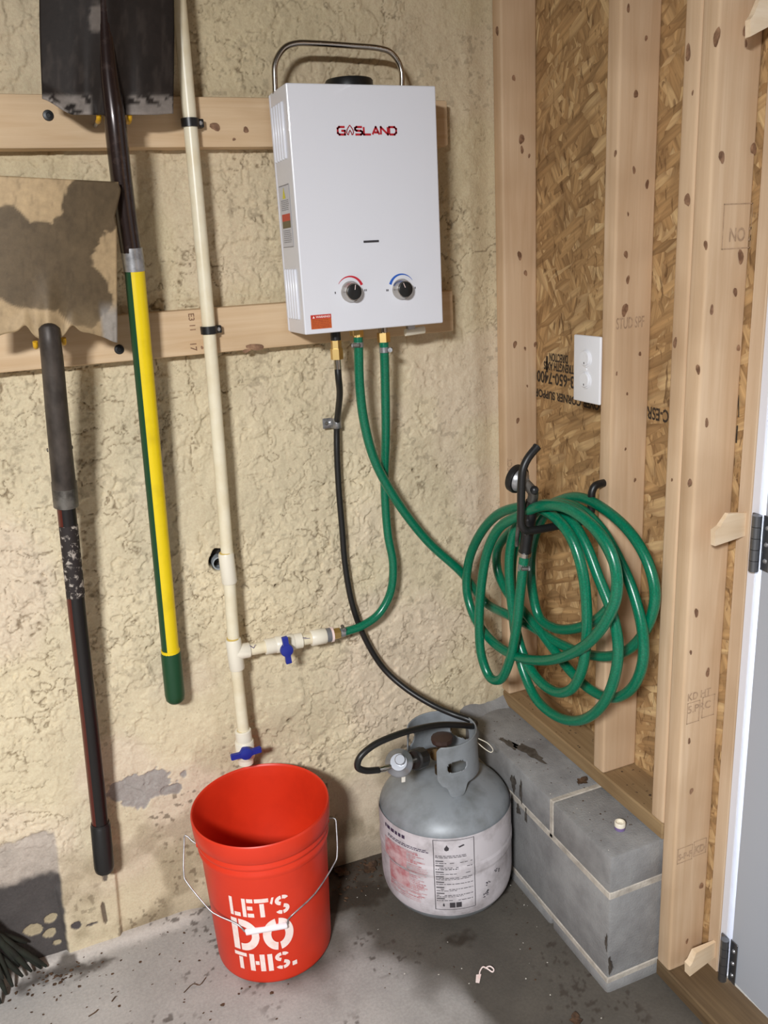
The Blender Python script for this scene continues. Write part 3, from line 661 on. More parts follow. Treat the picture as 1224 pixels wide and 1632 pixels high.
# connections under the casing
fy = -.110
gx, wx2, wx3 = -.4478, -.3990, -.3421
tube('gas_inlet', [(gx, fy, HZ0 + .002), (gx, fy, 1.3465)], .0105, BLACKP, ht)
hexnut('gas_nut', (gx, fy, 1.3468), (gx, fy, 1.330), .0112, BRASS, ht)
hexnut('hot_outlet', (wx2, fy, HZ0 + .002), (wx2, fy, 1.3500), .0118, BRASS, ht)
tube('drain_stub', [(wx2 - .012, fy, HZ0 + .001), (wx2 - .012, fy, 1.353)], .0055, BRASS, ht)
tube('cold_inlet', [(wx3, fy, HZ0 + .002), (wx3, fy, 1.353)], .0095, STEEL, ht)
hexnut('cold_inlet_nut', (wx3, fy, 1.3535), (wx3, fy, 1.334), .0135, BRASS, ht)
dc = at(645, 530, y=-.09)
tube('relief_plug', spline([(dc.x, -.09, dc.z), (dc.x + .006, -.09, dc.z), (dc.x + .042, -.09, dc.z + .002), (dc.x + .047, -.09, dc.z + .002)], 4), [.004] + [.0078] * 11 + [.004], PVCW, ht)
box('plug_bracket', (dc.x + .006, -.096, dc.z), (dc.x + .022, -.084, HZ0 + .001), ZINC, ht)

# ------------------------------------------------------------------ PVC pipe with two valves
pv = tag(empty('pvc_pipe', (-.70, -.055, .41)), 'cream plastic water pipe with two blue valve handles', 'pipe')
py_ = -.056
line = [at(px, py, y=py_) for px, py in ((275, -110), (303, 195), (333, 525), (363, 893), (374, 1038), (388, 1165))]
tube('riser_pipe', spline(line, 6), .0132, PVC, pv, 18)
def along(pa, pb): return [at(*pa, y=py_), at(*pb, y=py_)]
def collar(name, pa, pb, r, m=PVCW):
    a, b = along(pa, pb); d = (b - a)
    return tube(name, [a, a + d * .04, b - d * .04, b], [r - .0012, r, r, r - .0012], m, pv, 22)
collar('coupling', (360, 881), (366, 929), .0166)
collar('tee', (371.5, 1018), (378, 1066), .0172)
collar('tee_branch', (373, 1040), (398, 1035.5), .0172)
for pa, pb in (((360, 880), (360.2, 882)), ((371.3, 1016), (371.5, 1018.5)), ((387.6, 1163), (387.8, 1165.5))):
    a, b = along(pa, pb); tube('glue_ring', [a, b], .0140, mat('cement_ring', L(206, 178, 96), .5), pv, 18)
brp = lambda px: (px, 1040 - (px - 375) * (1040 - 1008) / 170)
def bseg(name, a, b, r, m=PVCW): return collar(name, brp(a), brp(b), r, m)
bseg('branch_pipe', 395, 500, .0132, PVC)
bseg('valve_body', 422, 440, .0178); bseg('valve_body', 439, 468, .0192); bseg('valve_body', 467, 481, .0178)
bseg('hose_adapter', 495, 519, .0182); bseg('seal_tape', 518, 528, .0165, mat('grey_tape', L(110, 110, 112), .5)); bseg('white_washer', 526.5, 530, .0178, PRINTW)
a, b = along(brp(530), brp(541)); hexnut('brass_nut', a, b, .0135, BRASS, pv)
# pen marks on the pipe
def pipe_mark(pa, pb):
    a = at(*pa, y=py_ - .0140); b = at(*pb, y=py_ - .0140); tube('pen_mark', [a, b], .0006, mat('pen_ink', L(70, 60, 120), .6), pv, 6)
pipe_mark((398, 1029), (404, 1033)); pipe_mark((404, 1033), (407, 1027)); pipe_mark((482, 1017), (488, 1016)); pipe_mark((485, 1018), (494, 1017))
def butterfly(px, py, dirv, length, parent_name):
    c = at(px, py, y=py_ - .034); c.y = py_ - .034
    d = Vector(dirv).normalized(); q = Vector((d.z, 0, -d.x))
    h = lathe('valve_handle', [(.0145, 0), (.0145, .008), (.0135, .010), (.006, .012), (0, .012)], c, BLUEV, pv, (0, -1, 0), 28)
    tube('valve_stem', [c + Vector((0, .018, 0)), c + Vector((0, -.001, 0))], .007, BLUEV, h, 12)
    for s in (-1, 1):
        bm = bmesh.new(); V = []
        for u, wd, y0, y1 in ((.008, .0075, 0, .010), (.016, .0062, .001, .009), (length / 2 - .002, .0066, .000, .008), (length / 2, .0052, .001, .007)):
            V.append([bm.verts.new(c + d * (s * u) + q * (sg * wd) + Vector((0, -yy, 0))) for sg, yy in ((-1, y0), (1, y0), (1, y1), (-1, y1))])
        for A, B in zip(V, V[1:]):
            for k in range(4): bm.faces.new((A[k], A[(k + 1) % 4], B[(k + 1) % 4], B[k]))
        bm.faces.new(V[0][::-1]); bm.faces.new(V[-1])
        link('wing', from_bm('wing', bm), BLUEV, h)
butterfly(456, 1035, (-.07, 0, 1), .066, '')
collar('lower_valve_body', (387, 1163), (389.5, 1182), .0185); collar('lower_valve_body', (389, 1180), (391.5, 1207), .0215)
collar('outlet', (391.2, 1205), (392, 1216), .0175)
butterfly(391.5, 1199, (1, 0, .02), .070, '')

def pipe_clamp(px, py, label):
    c = at(px, py, y=py_); o = tag(empty('pipe_clamp', (c.x, -.038, c.z)), label, 'clamp', 'black pipe clamps on the boards')
    bm = bmesh.new(); seg = 28; h = .0075
    R = []
    for k in range(seg + 1):
        a = math.radians(-20 + 220 * k / seg + 160)
        R.append([bm.verts.new((c.x + r_ * math.cos(a), c.y + r_ * math.sin(a), c.z + z)) for r_, z in ((.0136, -h), (.0166, -h), (.0166, h), (.0136, h))])
    for A, B in zip(R, R[1:]):
        for k in range(4): bm.faces.new((A[k], A[(k + 1) % 4], B[(k + 1) % 4], B[k]))
    bm.faces.new(R[0]); bm.faces.new(R[-1][::-1])
    autosmooth(link('band', from_bm('band', bm), BLACKP, o), 40)
    box('ear', (c.x + .012, -.056, c.z - h), (c.x + .026, -.0382, c.z + h), BLACKP, o, .002, 2)
    lathe('screw', [(0, .002), (.003, .0018), (.0042, 0)], (c.x + .0195, -.0562, c.z), ZINC, o, (0, -1, 0), 14)
pipe_clamp(303, 196, 'black plastic pipe clamp holding the pipe to the upper board')
pipe_clamp(333, 526, 'black plastic pipe clamp holding the pipe to the lower board')

# pipe stub in the hole behind the coupling
p = at(347, 895, y=.018)
tag(lathe('wall_pipe_stub', [(.015, -.02), (.015, .012), (.012, .012), (.012, -.015), (0, -.015)], (p.x, .016, p.z), mat('stub_grey', L(150, 156, 160), .5), None, (0, -1, 0), 24), 'grey pipe stub in a dark hole behind the pipe coupling', 'pipe stub')

# ------------------------------------------------------------------ hoses
HR = .0098
def hose_clamp(a, b, r, parent, screw_dir):
    a, b = Vector(a), Vector(b); k = tube('hose_clamp', [a, b], r, ZINC, parent, 24)
    m = (a + b) / 2 + Vector(screw_dir).normalized() * (r + .003); ax = (b - a).normalized().cross(Vector(screw_dir)).normalized()
    tube('clamp_screw', [m - ax * .007, m + ax * .007], .0042, DULLM, k, 8)
    tube('clamp_screw', [m + ax * .007, m + ax * .010], .0052, ZINC, k, 6)
sh = tag(empty('supply_hose', (-.36, -.06, .68)), 'short green hose from the pipe valve up to the heater inlet', 'hose')
sp = [Vector((wx3, fy, 1.3345)), Vector((wx3, fy, 1.32))] + [at(px, py, y=y) for px, py, y in ((614, 615, -.100), (615, 690, -.080), (613, 770, -.055), (618, 850, -.052), (626.5, 900, -.052), (622, 945, -.052), (604, 978, -.053), (578, 997, -.055), (556, 1005, -.056))] + [at(*brp(540), y=py_)]
tube('hose', spline(sp, 10), HR, HOSE, sh, 16, 80)
hose_clamp((wx3, fy, 1.3235), (wx3, fy, 1.3125), HR + .0009, sh, (.85, -.5, 0))
hose_clamp(at(*brp(542), y=py_), at(*brp(549), y=py_), HR + .0009, sh, (.1, -.3, 1))

lh = tag(empty('garden_hose', (-.12, -.40, .55)), 'long green garden hose coiled on the hook with a spray nozzle', 'hose')
K = .3105
def cz(cx, cy, x): return at(700 + cx * K, 680 + cy * K, x=x)
hp = [Vector((wx2, fy, 1.3500)), Vector((wx2, fy, 1.335))] + [at(px, py, y=y) for px, py, y in ((573, 610, -.105), (580, 670, -.100), (597, 733, -.092), (632, 798, -.085), (682, 863, -.085), (736, 913, -.095))]
coil = [(240, 905, -.105), (350, 965, -.092), (480, 1030, -.072), (600, 1105, -.056), (750, 1165, -.042), (880, 1178, -.032), (990, 1130, -.026), (1075, 1010, -.024), (1108, 860, -.022), (1072, 700, -.022), (985, 550, -.024), (850, 425, -.030), (715, 362, -.034), (600, 385, -.040),
        (480, 455, -.052), (370, 535, -.066), (300, 630, -.074), (300, 740, -.078), (350, 850, -.078), (430, 945, -.076), (510, 1040, -.070), (585, 1140, -.062), (670, 1250, -.058), (770, 1345, -.052), (885, 1393, -.048), (990, 1340, -.046), (1045, 1205, -.046), (1042, 1040, -.046), (1000, 865, -.046), (935, 705, -.048), (835, 530, -.052), (725, 425, -.058), (625, 398, -.062),
        (540, 455, -.070), (492, 560, -.080), (470, 700, -.084), (480, 850, -.084), (515, 980, -.082), (590, 1033, -.080), (700, 1035, -.078), (815, 985, -.074), (893, 890, -.072), (912, 760, -.072), (872, 640, -.074), (785, 510, -.080), (690, 418, -.084), (600, 392, -.088),
        (500, 435, -.096), (415, 530, -.104), (378, 660, -.110), (372, 850, -.110), (388, 1050, -.110), (425, 1235, -.110), (500, 1400, -.108), (605, 1488, -.104), (720, 1508, -.100), (828, 1440, -.098), (898, 1295, -.096), (918, 1120, -.096), (885, 950, -.098), (820, 780, -.100), (742, 585, -.104), (650, 452, -.110), (560, 398, -.116),
        (470, 430, -.124), (392, 520, -.132), (362, 650, -.136), (366, 850, -.136), (396, 1050, -.134), (440, 1190, -.132), (510, 1300, -.130), (600, 1362, -.128), (680, 1345, -.126), (732, 1250, -.124), (755, 1100, -.124), (757, 930, -.124), (735, 740, -.126), (680, 575, -.130), (600, 470, -.134), (510, 418, -.140),
        (400, 415, -.148), (295, 455, -.156), (205, 560, -.162), (150, 700, -.164), (143, 850, -.164), (182, 980, -.162), (270, 1100, -.158), (395, 1178, -.154), (520, 1200, -.150), (640, 1180, -.148), (765, 1110, -.144), (855, 1000, -.140), (908, 870, -.136), (908, 740, -.136), (865, 610, -.138), (760, 485, -.144), (640, 412, -.152), (520, 408, -.160),
        (400, 462, -.170), (312, 515, -.178), (252, 625, -.182), (218, 800, -.184), (205, 1000, -.184), (218, 1180, -.180), (262, 1288, -.174), (312, 1298, -.168), (365, 1190, -.164), (398, 1020, -.162), (416, 850, -.160), (430, 730, -.160), (438, 660, -.160)]
hp += [cz(*c) for c in coil]
tube('hose', spline(hp, 7), [HR + .0008 * min(1, i / 60) for i in range(7 * (len(hp) - 1) + 1)], HOSE, lh, 14, 80)
tube('hose_barb', [(wx2, fy, 1.3545), (wx2, fy, 1.349)], .0108, BRASS, lh)
hose_clamp((wx2, fy, 1.3385), (wx2, fy, 1.3285), HR + .0009, lh, (-.6, -.8, 0))
a, b = cz(428, 735, -.160), cz(433, 700, -.160); hose_clamp(a, b + (b - a) * .0, HR + .001, lh, (-.3, -1, 0))
# spray nozzle
gb, gt = cz(438, 655, -.160), cz(475, 380, -.160)
nz = tube('spray_nozzle', [gb, gb + (gt - gb) * .06, gb + (gt - gb) * .07, gb + (gt - gb) * .2, gb + (gt - gb) * .9, gt], [.0125, .0128, .0118, .0122, .0142, .0120], BLACKP, lh, 18)
tube('end_ring', [gb - (gt - gb) * .02, gb + (gt - gb) * .055], .0134, STEEL, nz, 24)
hd = Vector((-.30, .90, .18)).normalized(); hc = cz(446, 288, -.176)
tube('neck', spline([gt - (gt - gb) * .06, gt + (hc - gt) * .3 + Vector((.004, -.004, .006)), hc + hd * .006], 5), .0105, DULLM, nz, 16)
lathe('nozzle_head', [(0, -.004), (.009, -.002), (.014, .004), (.021, .010), (.0250, .018), (.0250, .024), (0, .024)], hc, ZINC, nz, hd, 32)
lathe('rubber_rim', [(.0240, .016), (.0275, .0165), (.0290, .021), (.0280, .030), (.022, .032), (0, .0322)], hc, BLACKR, nz, hd, 32)
kb = cz(488, 325, -.168)
lathe('flow_knob', [(.0085, -.012), (.0085, 0), (.0078, .003), (.004, .006), (0, .0065)], kb, BLACKP, nz, (CAM - kb).normalized(), 20)
lv = [cz(432, 360, -.176), cz(418, 440, -.180), cz(402, 540, -.178), cz(398, 610, -.172)]
bm = bmesh.new(); tube_bm(bm, spline(lv, 5), .0042, 8); autosmooth(link('trigger_lever', from_bm('trigger_lever', bm), DULLM, nz), 60)
for k in range(4):
    q = gb + (gt - gb) * (.42 + .13 * k) + Vector((-.010, -.0085, 0)); lathe('grip_dimple', [(.0032, 0), (.002, .0012), (0, .0014)], q, mat('grip_grey', L(64, 64, 66), .4), nz, (-.75, -.65, 0), 10)

# hook the coil hangs on
hk = tag(empty('hose_hook', (0, -.4078, 1.02)), 'black coated steel hook screwed into the middle stud', 'hook')
yk = SY1 + .019
hk_pts = [(.012, yk, 1.043), (-.008, yk, 1.043), (-.022, yk, 1.040), (-.0285, yk, 1.030), (-.030, yk, 1.012), (-.031, yk, .986), (-.036, yk, .975), (-.050, yk, .971), (-.11, yk, .971), (-.170, yk, .972), (-.186, yk, .976), (-.194, yk, .988), (-.1945, yk, 1.02), (-.192, yk, 1.085), (-.188, yk, 1.103), (-.178, yk, 1.120), (-.158, yk, 1.139)]
tube('rod', spline(hk_pts, 5), .0080, BLACKR, hk, 14)
tube('end_cap', [(-.1600, yk, 1.1372), (-.1570, yk, 1.1400), (-.1560, yk, 1.1409)], [.0085, .0085, .006], BLACKR, hk, 14)

# black gas hose and regulator
gh = tag(empty('gas_hose', (-.42, -.25, .40)), 'black rubber gas hose with silver regulator between heater and tank', 'hose')
hexnut('flare_nut', (gx, fy, 1.3302), (gx, fy, 1.308), .0132, BRASS, gh)
tube('ferrule', [(gx, fy, 1.3085), (gx, fy, 1.288)], .0074, STEEL, gh, 16)
bp = [Vector((gx, fy, 1.290)), Vector((gx, fy, 1.27))] + [at(px, py, y=y) for px, py, y in ((541.5, 625, -.085), (539, 655, -.045), (537, 676, -.020), (537, 720, -.020), (540, 780, -.022), (545, 840, -.022), (550, 900, -.022), (562, 965, -.024), (583, 1020, -.028), (612, 1066, -.04), (645, 1096, -.075), (688, 1123, -.125), (722, 1138, -.165))]
bp += [at(px, py, y=y) for px, py, y in ((745, 1146, -.185), (757, 1152, -.20), (755, 1157, -.212), (738, 1156, -.225), (705, 1155, -.235), (672, 1160, -.255), (630, 1172, -.285), (592, 1190, -.305), (573, 1208, -.310), (570, 1222, -.308), (582, 1228, -.302), (604, 1227, -.292))]
tube('hose', spline(bp, 9), .0071, BLACKR, gh, 14, 80)
rc = at(636, 1216, y=-.285); rn = (CAM - rc).normalized(); rn = (rn + Vector((-.1, 0, .25))).normalized()
e0 = at(602, 1227, y=-.293); e1 = at(622, 1222, y=-.287)
tube('end_fitting', [e0, e0 + (e1 - e0) * .5, e1], [.0062, .0078, .0058], STEEL, gh, 14)
REG = mat('regulator_zinc', L(150, 152, 158), .3, .75)
rg = lathe('regulator', [(0, -.016), (.012, -.016), (.020, -.010), (.0285, -.004), (.0305, -.002), (.0305, .003), (.0285, .005), (.022, .008), (.018, .012), (0, .012)], rc, REG, gh, rn, 40)
lathe('vent_cap', [(.012, .0115), (.0115, .017), (.010, .0185), (0, .0185)], rc + Vector((.004, 0, .004)), REG, rg, rn, 24)
n0 = at(655, 1213, y=-.275); n1 = at(684, 1203, y=-.245)
tube('regulator_stem', [rc + (n0 - rc) * .6, n0, n0 + (n1 - n0) * .4], .007, STEEL, gh, 14)
bm = bmesh.new(); dd = (n1 - n0).normalized()
R = [n0 + dd * .010, n0 + dd * .014, n0 + dd * .040, n0 + dd * .044]
tube_bm(bm, R, [.020, .0235, .0235, .019], 12); autosmooth(link('hand_nut', from_bm('hand_nut', bm), BLACKR, gh), 25)
tp_ = at(640, 1232, y=-.292)
link('paper_tag', mesh('paper_tag', [tp_ + Vector(v) for v in ((0, 0, 0), (.009, -.001, .0), (.005, -.006, -.020), (-.003, -.005, -.020), (.0, .001, 0), (.009, 0, 0), (.005, -.005, -.020), (-.003, -.004, -.020))], [(0, 1, 2, 3), (7, 6, 5, 4), (0, 4, 5, 1), (1, 5, 6, 2), (2, 6, 7, 3), (3, 7, 4, 0)]), CHIP, gh)

# strap that holds the gas hose on the wall
c = at(537, 674, y=-.020)
ps = tag(empty('pipe_strap', (c.x - .015, -.004, c.z)), 'galvanised one-hole strap holding the black hose to the wall', 'strap')
bm = bmesh.new(); h = .0115; R = []
path = [(-.0085 + 0, .012)] + [(.0086 * math.cos(math.radians(a)), .0086 * math.sin(math.radians(a))) for a in range(180, 361, 15)] + [(.0085, .012)]
path = [(-.030, .010), (-.012, .010), (-.0088, .006)] + path[1:-1] + [(.0086, .010)]
for x, y in path: R.append([bm.verts.new((c.x + x, c.y + y, c.z - h)), bm.verts.new((c.x + x, c.y + y, c.z + h))])
for A, B in zip(R, R[1:]): bm.faces.new((A[0], A[1], B[1], B[0]))
o = autosmooth(link('strap_band', from_bm('strap_band', bm), ZINC, ps), 50); md = o.modifiers.new('thick', 'SOLIDIFY'); md.thickness = .0012; md.offset = 1
lathe('screw', [(0, .0025), (.003, .002), (.0045, 0)], (c.x - .021, c.y + .0085, c.z), DULLM, ps, (0, -1, 0), 14)

# ------------------------------------------------------------------ shovels and their hooks
def strip_bm(pts, r, a0, a1, n=8):
    """partial shell around a nearly vertical shaft; angles measured from -y towards +x"""
    bm = bmesh.new(); pts = [Vector(p) for p in pts]; R = []
    for p_ in pts:
        R.append([bm.verts.new(p_ + Vector((math.sin(math.radians(a0 + (a1 - a0) * k / n)) * r, -math.cos(math.radians(a0 + (a1 - a0) * k / n)) * r, 0))) for k in range(n + 1)])
    for A, B in zip(R, R[1:]):
        for k in range(n): bm.faces.new((A[k], A[k + 1], B[k + 1], B[k]))
    return bm
def blade_mesh(name, poly_fn, colour_fn, m, parent, n=70, k=80):
    """poly_fn(s,t)->(px,py,y) in drawing units turned into metres; colour from the same drawing units"""
    s_, t_ = np.meshgrid(np.linspace(-1, 1, n), np.linspace(0, 1, k), indexing='ij')
    PX, PY, YY = poly_fn(s_, t_)
    P = np.zeros(s_.shape + (3,))
    for i in range(n):
        for j in range(k):
            v = at(PX[i, j], PY[i, j], y=YY[i, j]); P[i, j] = v
    c = colour_fn(PX, PY)
    idx = np.arange(n * k).reshape(n, k); f = np.stack([idx[:-1, :-1], idx[1:, :-1], idx[1:, 1:], idx[:-1, 1:]], -1).reshape(-1, 4)
    me = mesh(name, P.reshape(-1, 3).tolist(), f.tolist())
    a = me.attributes.new('paint', 'FLOAT_COLOR', 'POINT'); c4 = np.ones((n * k, 4), np.float32); c4[:, :3] = c.reshape(-1, 3); a.data.foreach_set('color', c4.reshape(-1))
    o = link(name, me, m, parent, True); md = o.modifiers.new('thick', 'SOLIDIFY'); md.thickness = .0022; md.offset = 0
    return o
def blade_mat(name, rough, metal):
    m = attr_mat(name, rough, .15, 90); m.node_tree.nodes['Principled BSDF'].inputs['Specular IOR Level'].default_value = .22; m.node_tree.nodes['Principled BSDF'].inputs['Metallic'].default_value = metal; return m
BM_A, BM_B = blade_mat('worn_black_blade', .62, .08), blade_mat('dark_patched_blade', .55, .12)

# upper shovel, hung blade up
sa = tag(empty('shovel', (-.83, -.05, .62)), 'dark square shovel with yellow and green handle hung blade up', 'shovel', 'shovels hung on the wall boards')
def polyA(s, t):
    bot = 183 - 26 * sstep(-.5, -1.05, s) - 2 * sstep(.7, 1, s)
    top = -190 + 0 * s
    py = bot + (top - bot) * t
    cx = 172 - .012 * (183 - py); half = 107 - 3 * sstep(40, 190, py)
    px = cx + s * half
    y = -.128 + .022 * s ** 2 - .014 * np.exp(-(s / .16) ** 2) * sstep(.85, .1, t) - .012 * sstep(.085, .0, t) * sstep(.15, .3, np.abs(s))
    y = y + .006 * np.exp(-((np.abs(s) - .33) / .12) ** 2) * sstep(.5, .0, t)
    return px, py, y
def colA(px, py):
    c = np.empty(px.shape + (3,)); c[:] = srgb(40, 34, 31); c *= (.8 + .4 * fbm(px / 30, py / 60, 401, 4)[..., None])
    n = fbm(px / 14, py / 9, 411, 4)
    k = (sstep(148, 158, py) * (sstep(.30, .40, n)) * (sstep(150, 140, px) + sstep(200, 212, px)) * .95)[..., None]; c = c * (1 - k) + srgb(140, 131, 124) * k
    k = (sstep(1.15, .75, np.sqrt(((px - 155) / 14) ** 2 + ((py - 28) / 22) ** 2) + .9 * (n - .5)) * .6)[..., None]; c = c * (1 - k) + srgb(128, 118, 110) * k
    k = (sstep(.55, .75, fbm(px / 10, py / 40, 421, 4)) * .12)[..., None]; c = c * (1 - k) + srgb(108, 96, 88) * k
    return c
blade_mesh('blade', polyA, colA, BM_A, sa)
neck = [at(px, py, y=y) for px, py, y in ((163, -60, -.122), (168, 40, -.126), (174, 120, -.132), (183, 190, -.134), (190.5, 260, -.126), (199, 330, -.116), (209, 402, -.106))]
tube('socket', spline(neck, 6), [.010 + .0088 * min(1, i / 18) for i in range(37)], NECKA, sa, 16, 80)
tube('ferrule', [at(209.5, 395, y=-.1065), at(214.5, 432, y=-.1025)], .0196, ZINC, sa, 20)
ha = [at(214, 428, y=-.103), at(234, 640, y=-.085), at(253, 840, y=-.068), at(272, 1042, y=-.050)]
tube('shaft', ha, .0182, DGREEN, sa, 20)
link('yellow_stripe', from_bm('yellow_stripe', strip_bm([at(214.3, 431, y=-.1028)] + ha[1:-1] + [at(271.6, 1037, y=-.0503)], .0187, -28, 70)), YELLOW, sa, True)
tube('grip_ring', [at(271.4, 1034, y=-.0505), at(272, 1039, y=-.050)], .0200, YELLOW, sa, 20)
g0, g1 = at(272, 1038, y=-.050), at(280, 1119, y=-.042)
tube('grip', [g0, g0 + (g1 - g0) * .04, g0 + (g1 - g0) * .84, g0 + (g1 - g0) * .93, g0 + (g1 - g0) * .98, g1], [.0200, .0212, .0215, .0200, .015, .006], DGREEN, sa, 22, 60)

# lower shovel at the left edge of the photograph
sb = tag(empty('shovel', (-1.02, -.05, .27)), 'dark-patched flat shovel with dark red and black handle hung blade up', 'shovel', 'shovels hung on the wall boards')
def polyB(s, t):
    sc = np.abs(s)
    bot = 536 + 6 * np.cos(s * math.pi * 2.0) - 14 * np.exp(-((sc - .34) / .09) ** 2) + 4 * sstep(.8, 1, s)
    top = 284 + 6 * s
    py = bot + (top - bot) * t
    cx = 78 - .014 * (540 - py); half = 109 + 2 * t
    rag = 7 * sstep(.80, .97, t) * sstep(.5, 1, s) * (1 - .6 * sstep(.95, 1.0, t)) - 3 * np.exp(-((t - .78) / .03) ** 2) * sstep(.7, 1, s)
    px = cx + s * half + rag
    y = -.162 + .008 * s ** 2 - .010 * np.exp(-(s / .13) ** 2) * sstep(.5, .02, t) - .004 * np.exp(-((sc - .4) / .2) ** 2) * sstep(.12, 0, t)
    return px, py, y
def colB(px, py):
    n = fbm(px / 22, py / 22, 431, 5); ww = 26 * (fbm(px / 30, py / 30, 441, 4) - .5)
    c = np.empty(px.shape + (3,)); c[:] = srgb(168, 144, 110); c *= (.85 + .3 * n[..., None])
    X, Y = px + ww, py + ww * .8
    d1 = sstep(1.05, .97, np.sqrt(((X - 62) / 88) ** 2 + ((Y - 425) / 68) ** 2))              # main dark patch painted over the tan blade colour
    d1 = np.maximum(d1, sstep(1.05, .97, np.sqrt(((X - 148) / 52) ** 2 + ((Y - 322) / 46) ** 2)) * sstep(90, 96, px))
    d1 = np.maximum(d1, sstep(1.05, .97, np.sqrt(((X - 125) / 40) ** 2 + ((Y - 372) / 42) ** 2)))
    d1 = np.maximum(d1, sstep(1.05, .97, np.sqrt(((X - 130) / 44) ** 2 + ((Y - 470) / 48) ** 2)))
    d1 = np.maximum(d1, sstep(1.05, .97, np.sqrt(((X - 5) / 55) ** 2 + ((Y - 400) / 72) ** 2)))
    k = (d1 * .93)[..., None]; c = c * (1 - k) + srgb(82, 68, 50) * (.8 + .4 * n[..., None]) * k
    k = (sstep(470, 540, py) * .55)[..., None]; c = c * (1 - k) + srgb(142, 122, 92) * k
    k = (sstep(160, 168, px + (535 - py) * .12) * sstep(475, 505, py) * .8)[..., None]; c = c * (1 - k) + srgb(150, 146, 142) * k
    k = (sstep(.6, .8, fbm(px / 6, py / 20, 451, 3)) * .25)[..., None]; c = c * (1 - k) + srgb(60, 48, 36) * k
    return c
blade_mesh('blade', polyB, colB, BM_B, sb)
nb = [at(px, py, y=y) for px, py, y in ((77.5, 519, -.160), (78.5, 526, -.164), (80, 542, -.167), (84, 580, -.158), (91, 660, -.140), (98, 730, -.122), (102.5, 775, -.110))]
tube('socket', spline(nb, 6), [.011 + .0068 * min(1, i / 5) + .0042 * max(0, i - 9) / 27 for i in range(37)], NECKB, sb, 14, 80)
for s_ in (-1, 1):
    q = at(95.5, 715, y=-.115); lathe('rivet', [(.004, 0), (.0035, .002), (0, .003)], q + Vector((s_ * .0205, 0, 0)), NECKB, sb, (s_, 0, 0), 12)
tube('ferrule', [at(102, 768, y=-.107), at(105.5, 806, y=-.101)], .0232, DULLM, sb, 22)
hb = [at(105.3, 804, y=-.101), at(124, 985, y=-.084), at(143, 1150, y=-.068), at(160, 1314, y=-.052)]
tube('shaft', hb, .0174, HANDR, sb, 20)
link('black_band', from_bm('black_band', strip_bm(hb, .0179, -32, 62)), HANDB, sb, True)
link('scuffed_label', from_bm('scuffed_label', strip_bm([at(108.5, 836, y=-.0980), at(114, 890, y=-.0930), at(120.5, 950, y=-.0873)], .0183, -70, 78)), SCUFF, sb, True)
g0, g1 = at(159.6, 1310, y=-.0524), at(167, 1390, y=-.046)
tube('grip', [g0, g0 + (g1 - g0) * .05, g0 + (g1 - g0) * .06, g0 + (g1 - g0) * .86, g0 + (g1 - g0) * .94, g1], [.0192, .0200, .0212, .0218, .0200, .013], BLACKR, sb, 22, 60)

def tool_hook(px, py, label, D=0.0):
    p_ = at(px, py, y=-.125 - D)
    o = tag(empty('tool_hook', (p_.x, -.038, p_.z)), label, 'hook', 'yellow tipped tool hooks')
    tube('shank', [(p_.x, -.030, p_.z - .002), (p_.x, -.100 - D, p_.z - .003)], .0032, ZINC, o, 12)
    tube('vinyl_tip', spline([(p_.x, -.095 - D, p_.z - .003), (p_.x, -.112 - D, p_.z - .003), (p_.x, -.121 - D, p_.z), (p_.x, -.124 - D, p_.z + .007)], 4), .0046, YHOOK, o, 12)
tool_hook(158, 186, 'yellow tipped hook left of the upper shovel neck'); tool_hook(207, 187, 'yellow tipped hook right of the upper shovel neck')
tool_hook(57, 551, 'yellow tipped hook left of the lower shovel neck', .025); tool_hook(102, 545, 'yellow tipped hook right of the lower shovel neck', .025)

# ------------------------------------------------------------------ outlet
ot = tag(empty('wall_outlet', (0, -.355, 1.20)), 'white duplex outlet plate beside the middle stud', 'outlet')
y0, y1, z0, z1 = -.3975, -.3088, 1.2005, 1.3340
bm = bmesh.new(); box_bm(bm, (-.008, y0, z0), (-.0015, y1, z1), .003, 3); autosmooth(link('cover_plate', from_bm('cover_plate', bm), OUTLET, ot), 30)
box('junction_box', (-.0015, -.388, 1.215), (.062, -.318, 1.32), BLUEV, ot, .002)
yc = (y0 + y1) / 2
for zc in (1.2890, 1.2460):
    r_ = lathe('receptacle', [(.0172, -.001), (.0172, .0014), (.0164, .0020), (0, .0020)], (-.008, yc, zc), OUTLET, ot, (-1, 0, 0), 32)
    lathe('plug_cover', [(.0150, .0018), (.0148, .0046), (.0138, .0054), (0, .0054)], (-.008, yc + .001, zc + .001), OUTLET, r_, (-1, 0, 0), 32)
    box('ground_slot', (-.0136, yc - .0005, zc - .0105), (-.0130, yc + .0020, zc - .0065), INK, r_)
lathe('plate_screw', [(0, .0014), (.0022, .0012), (.0032, 0)], (-.008, yc, (1.2890 + 1.2460) / 2), OUTLET, ot, (-1, 0, 0), 14)

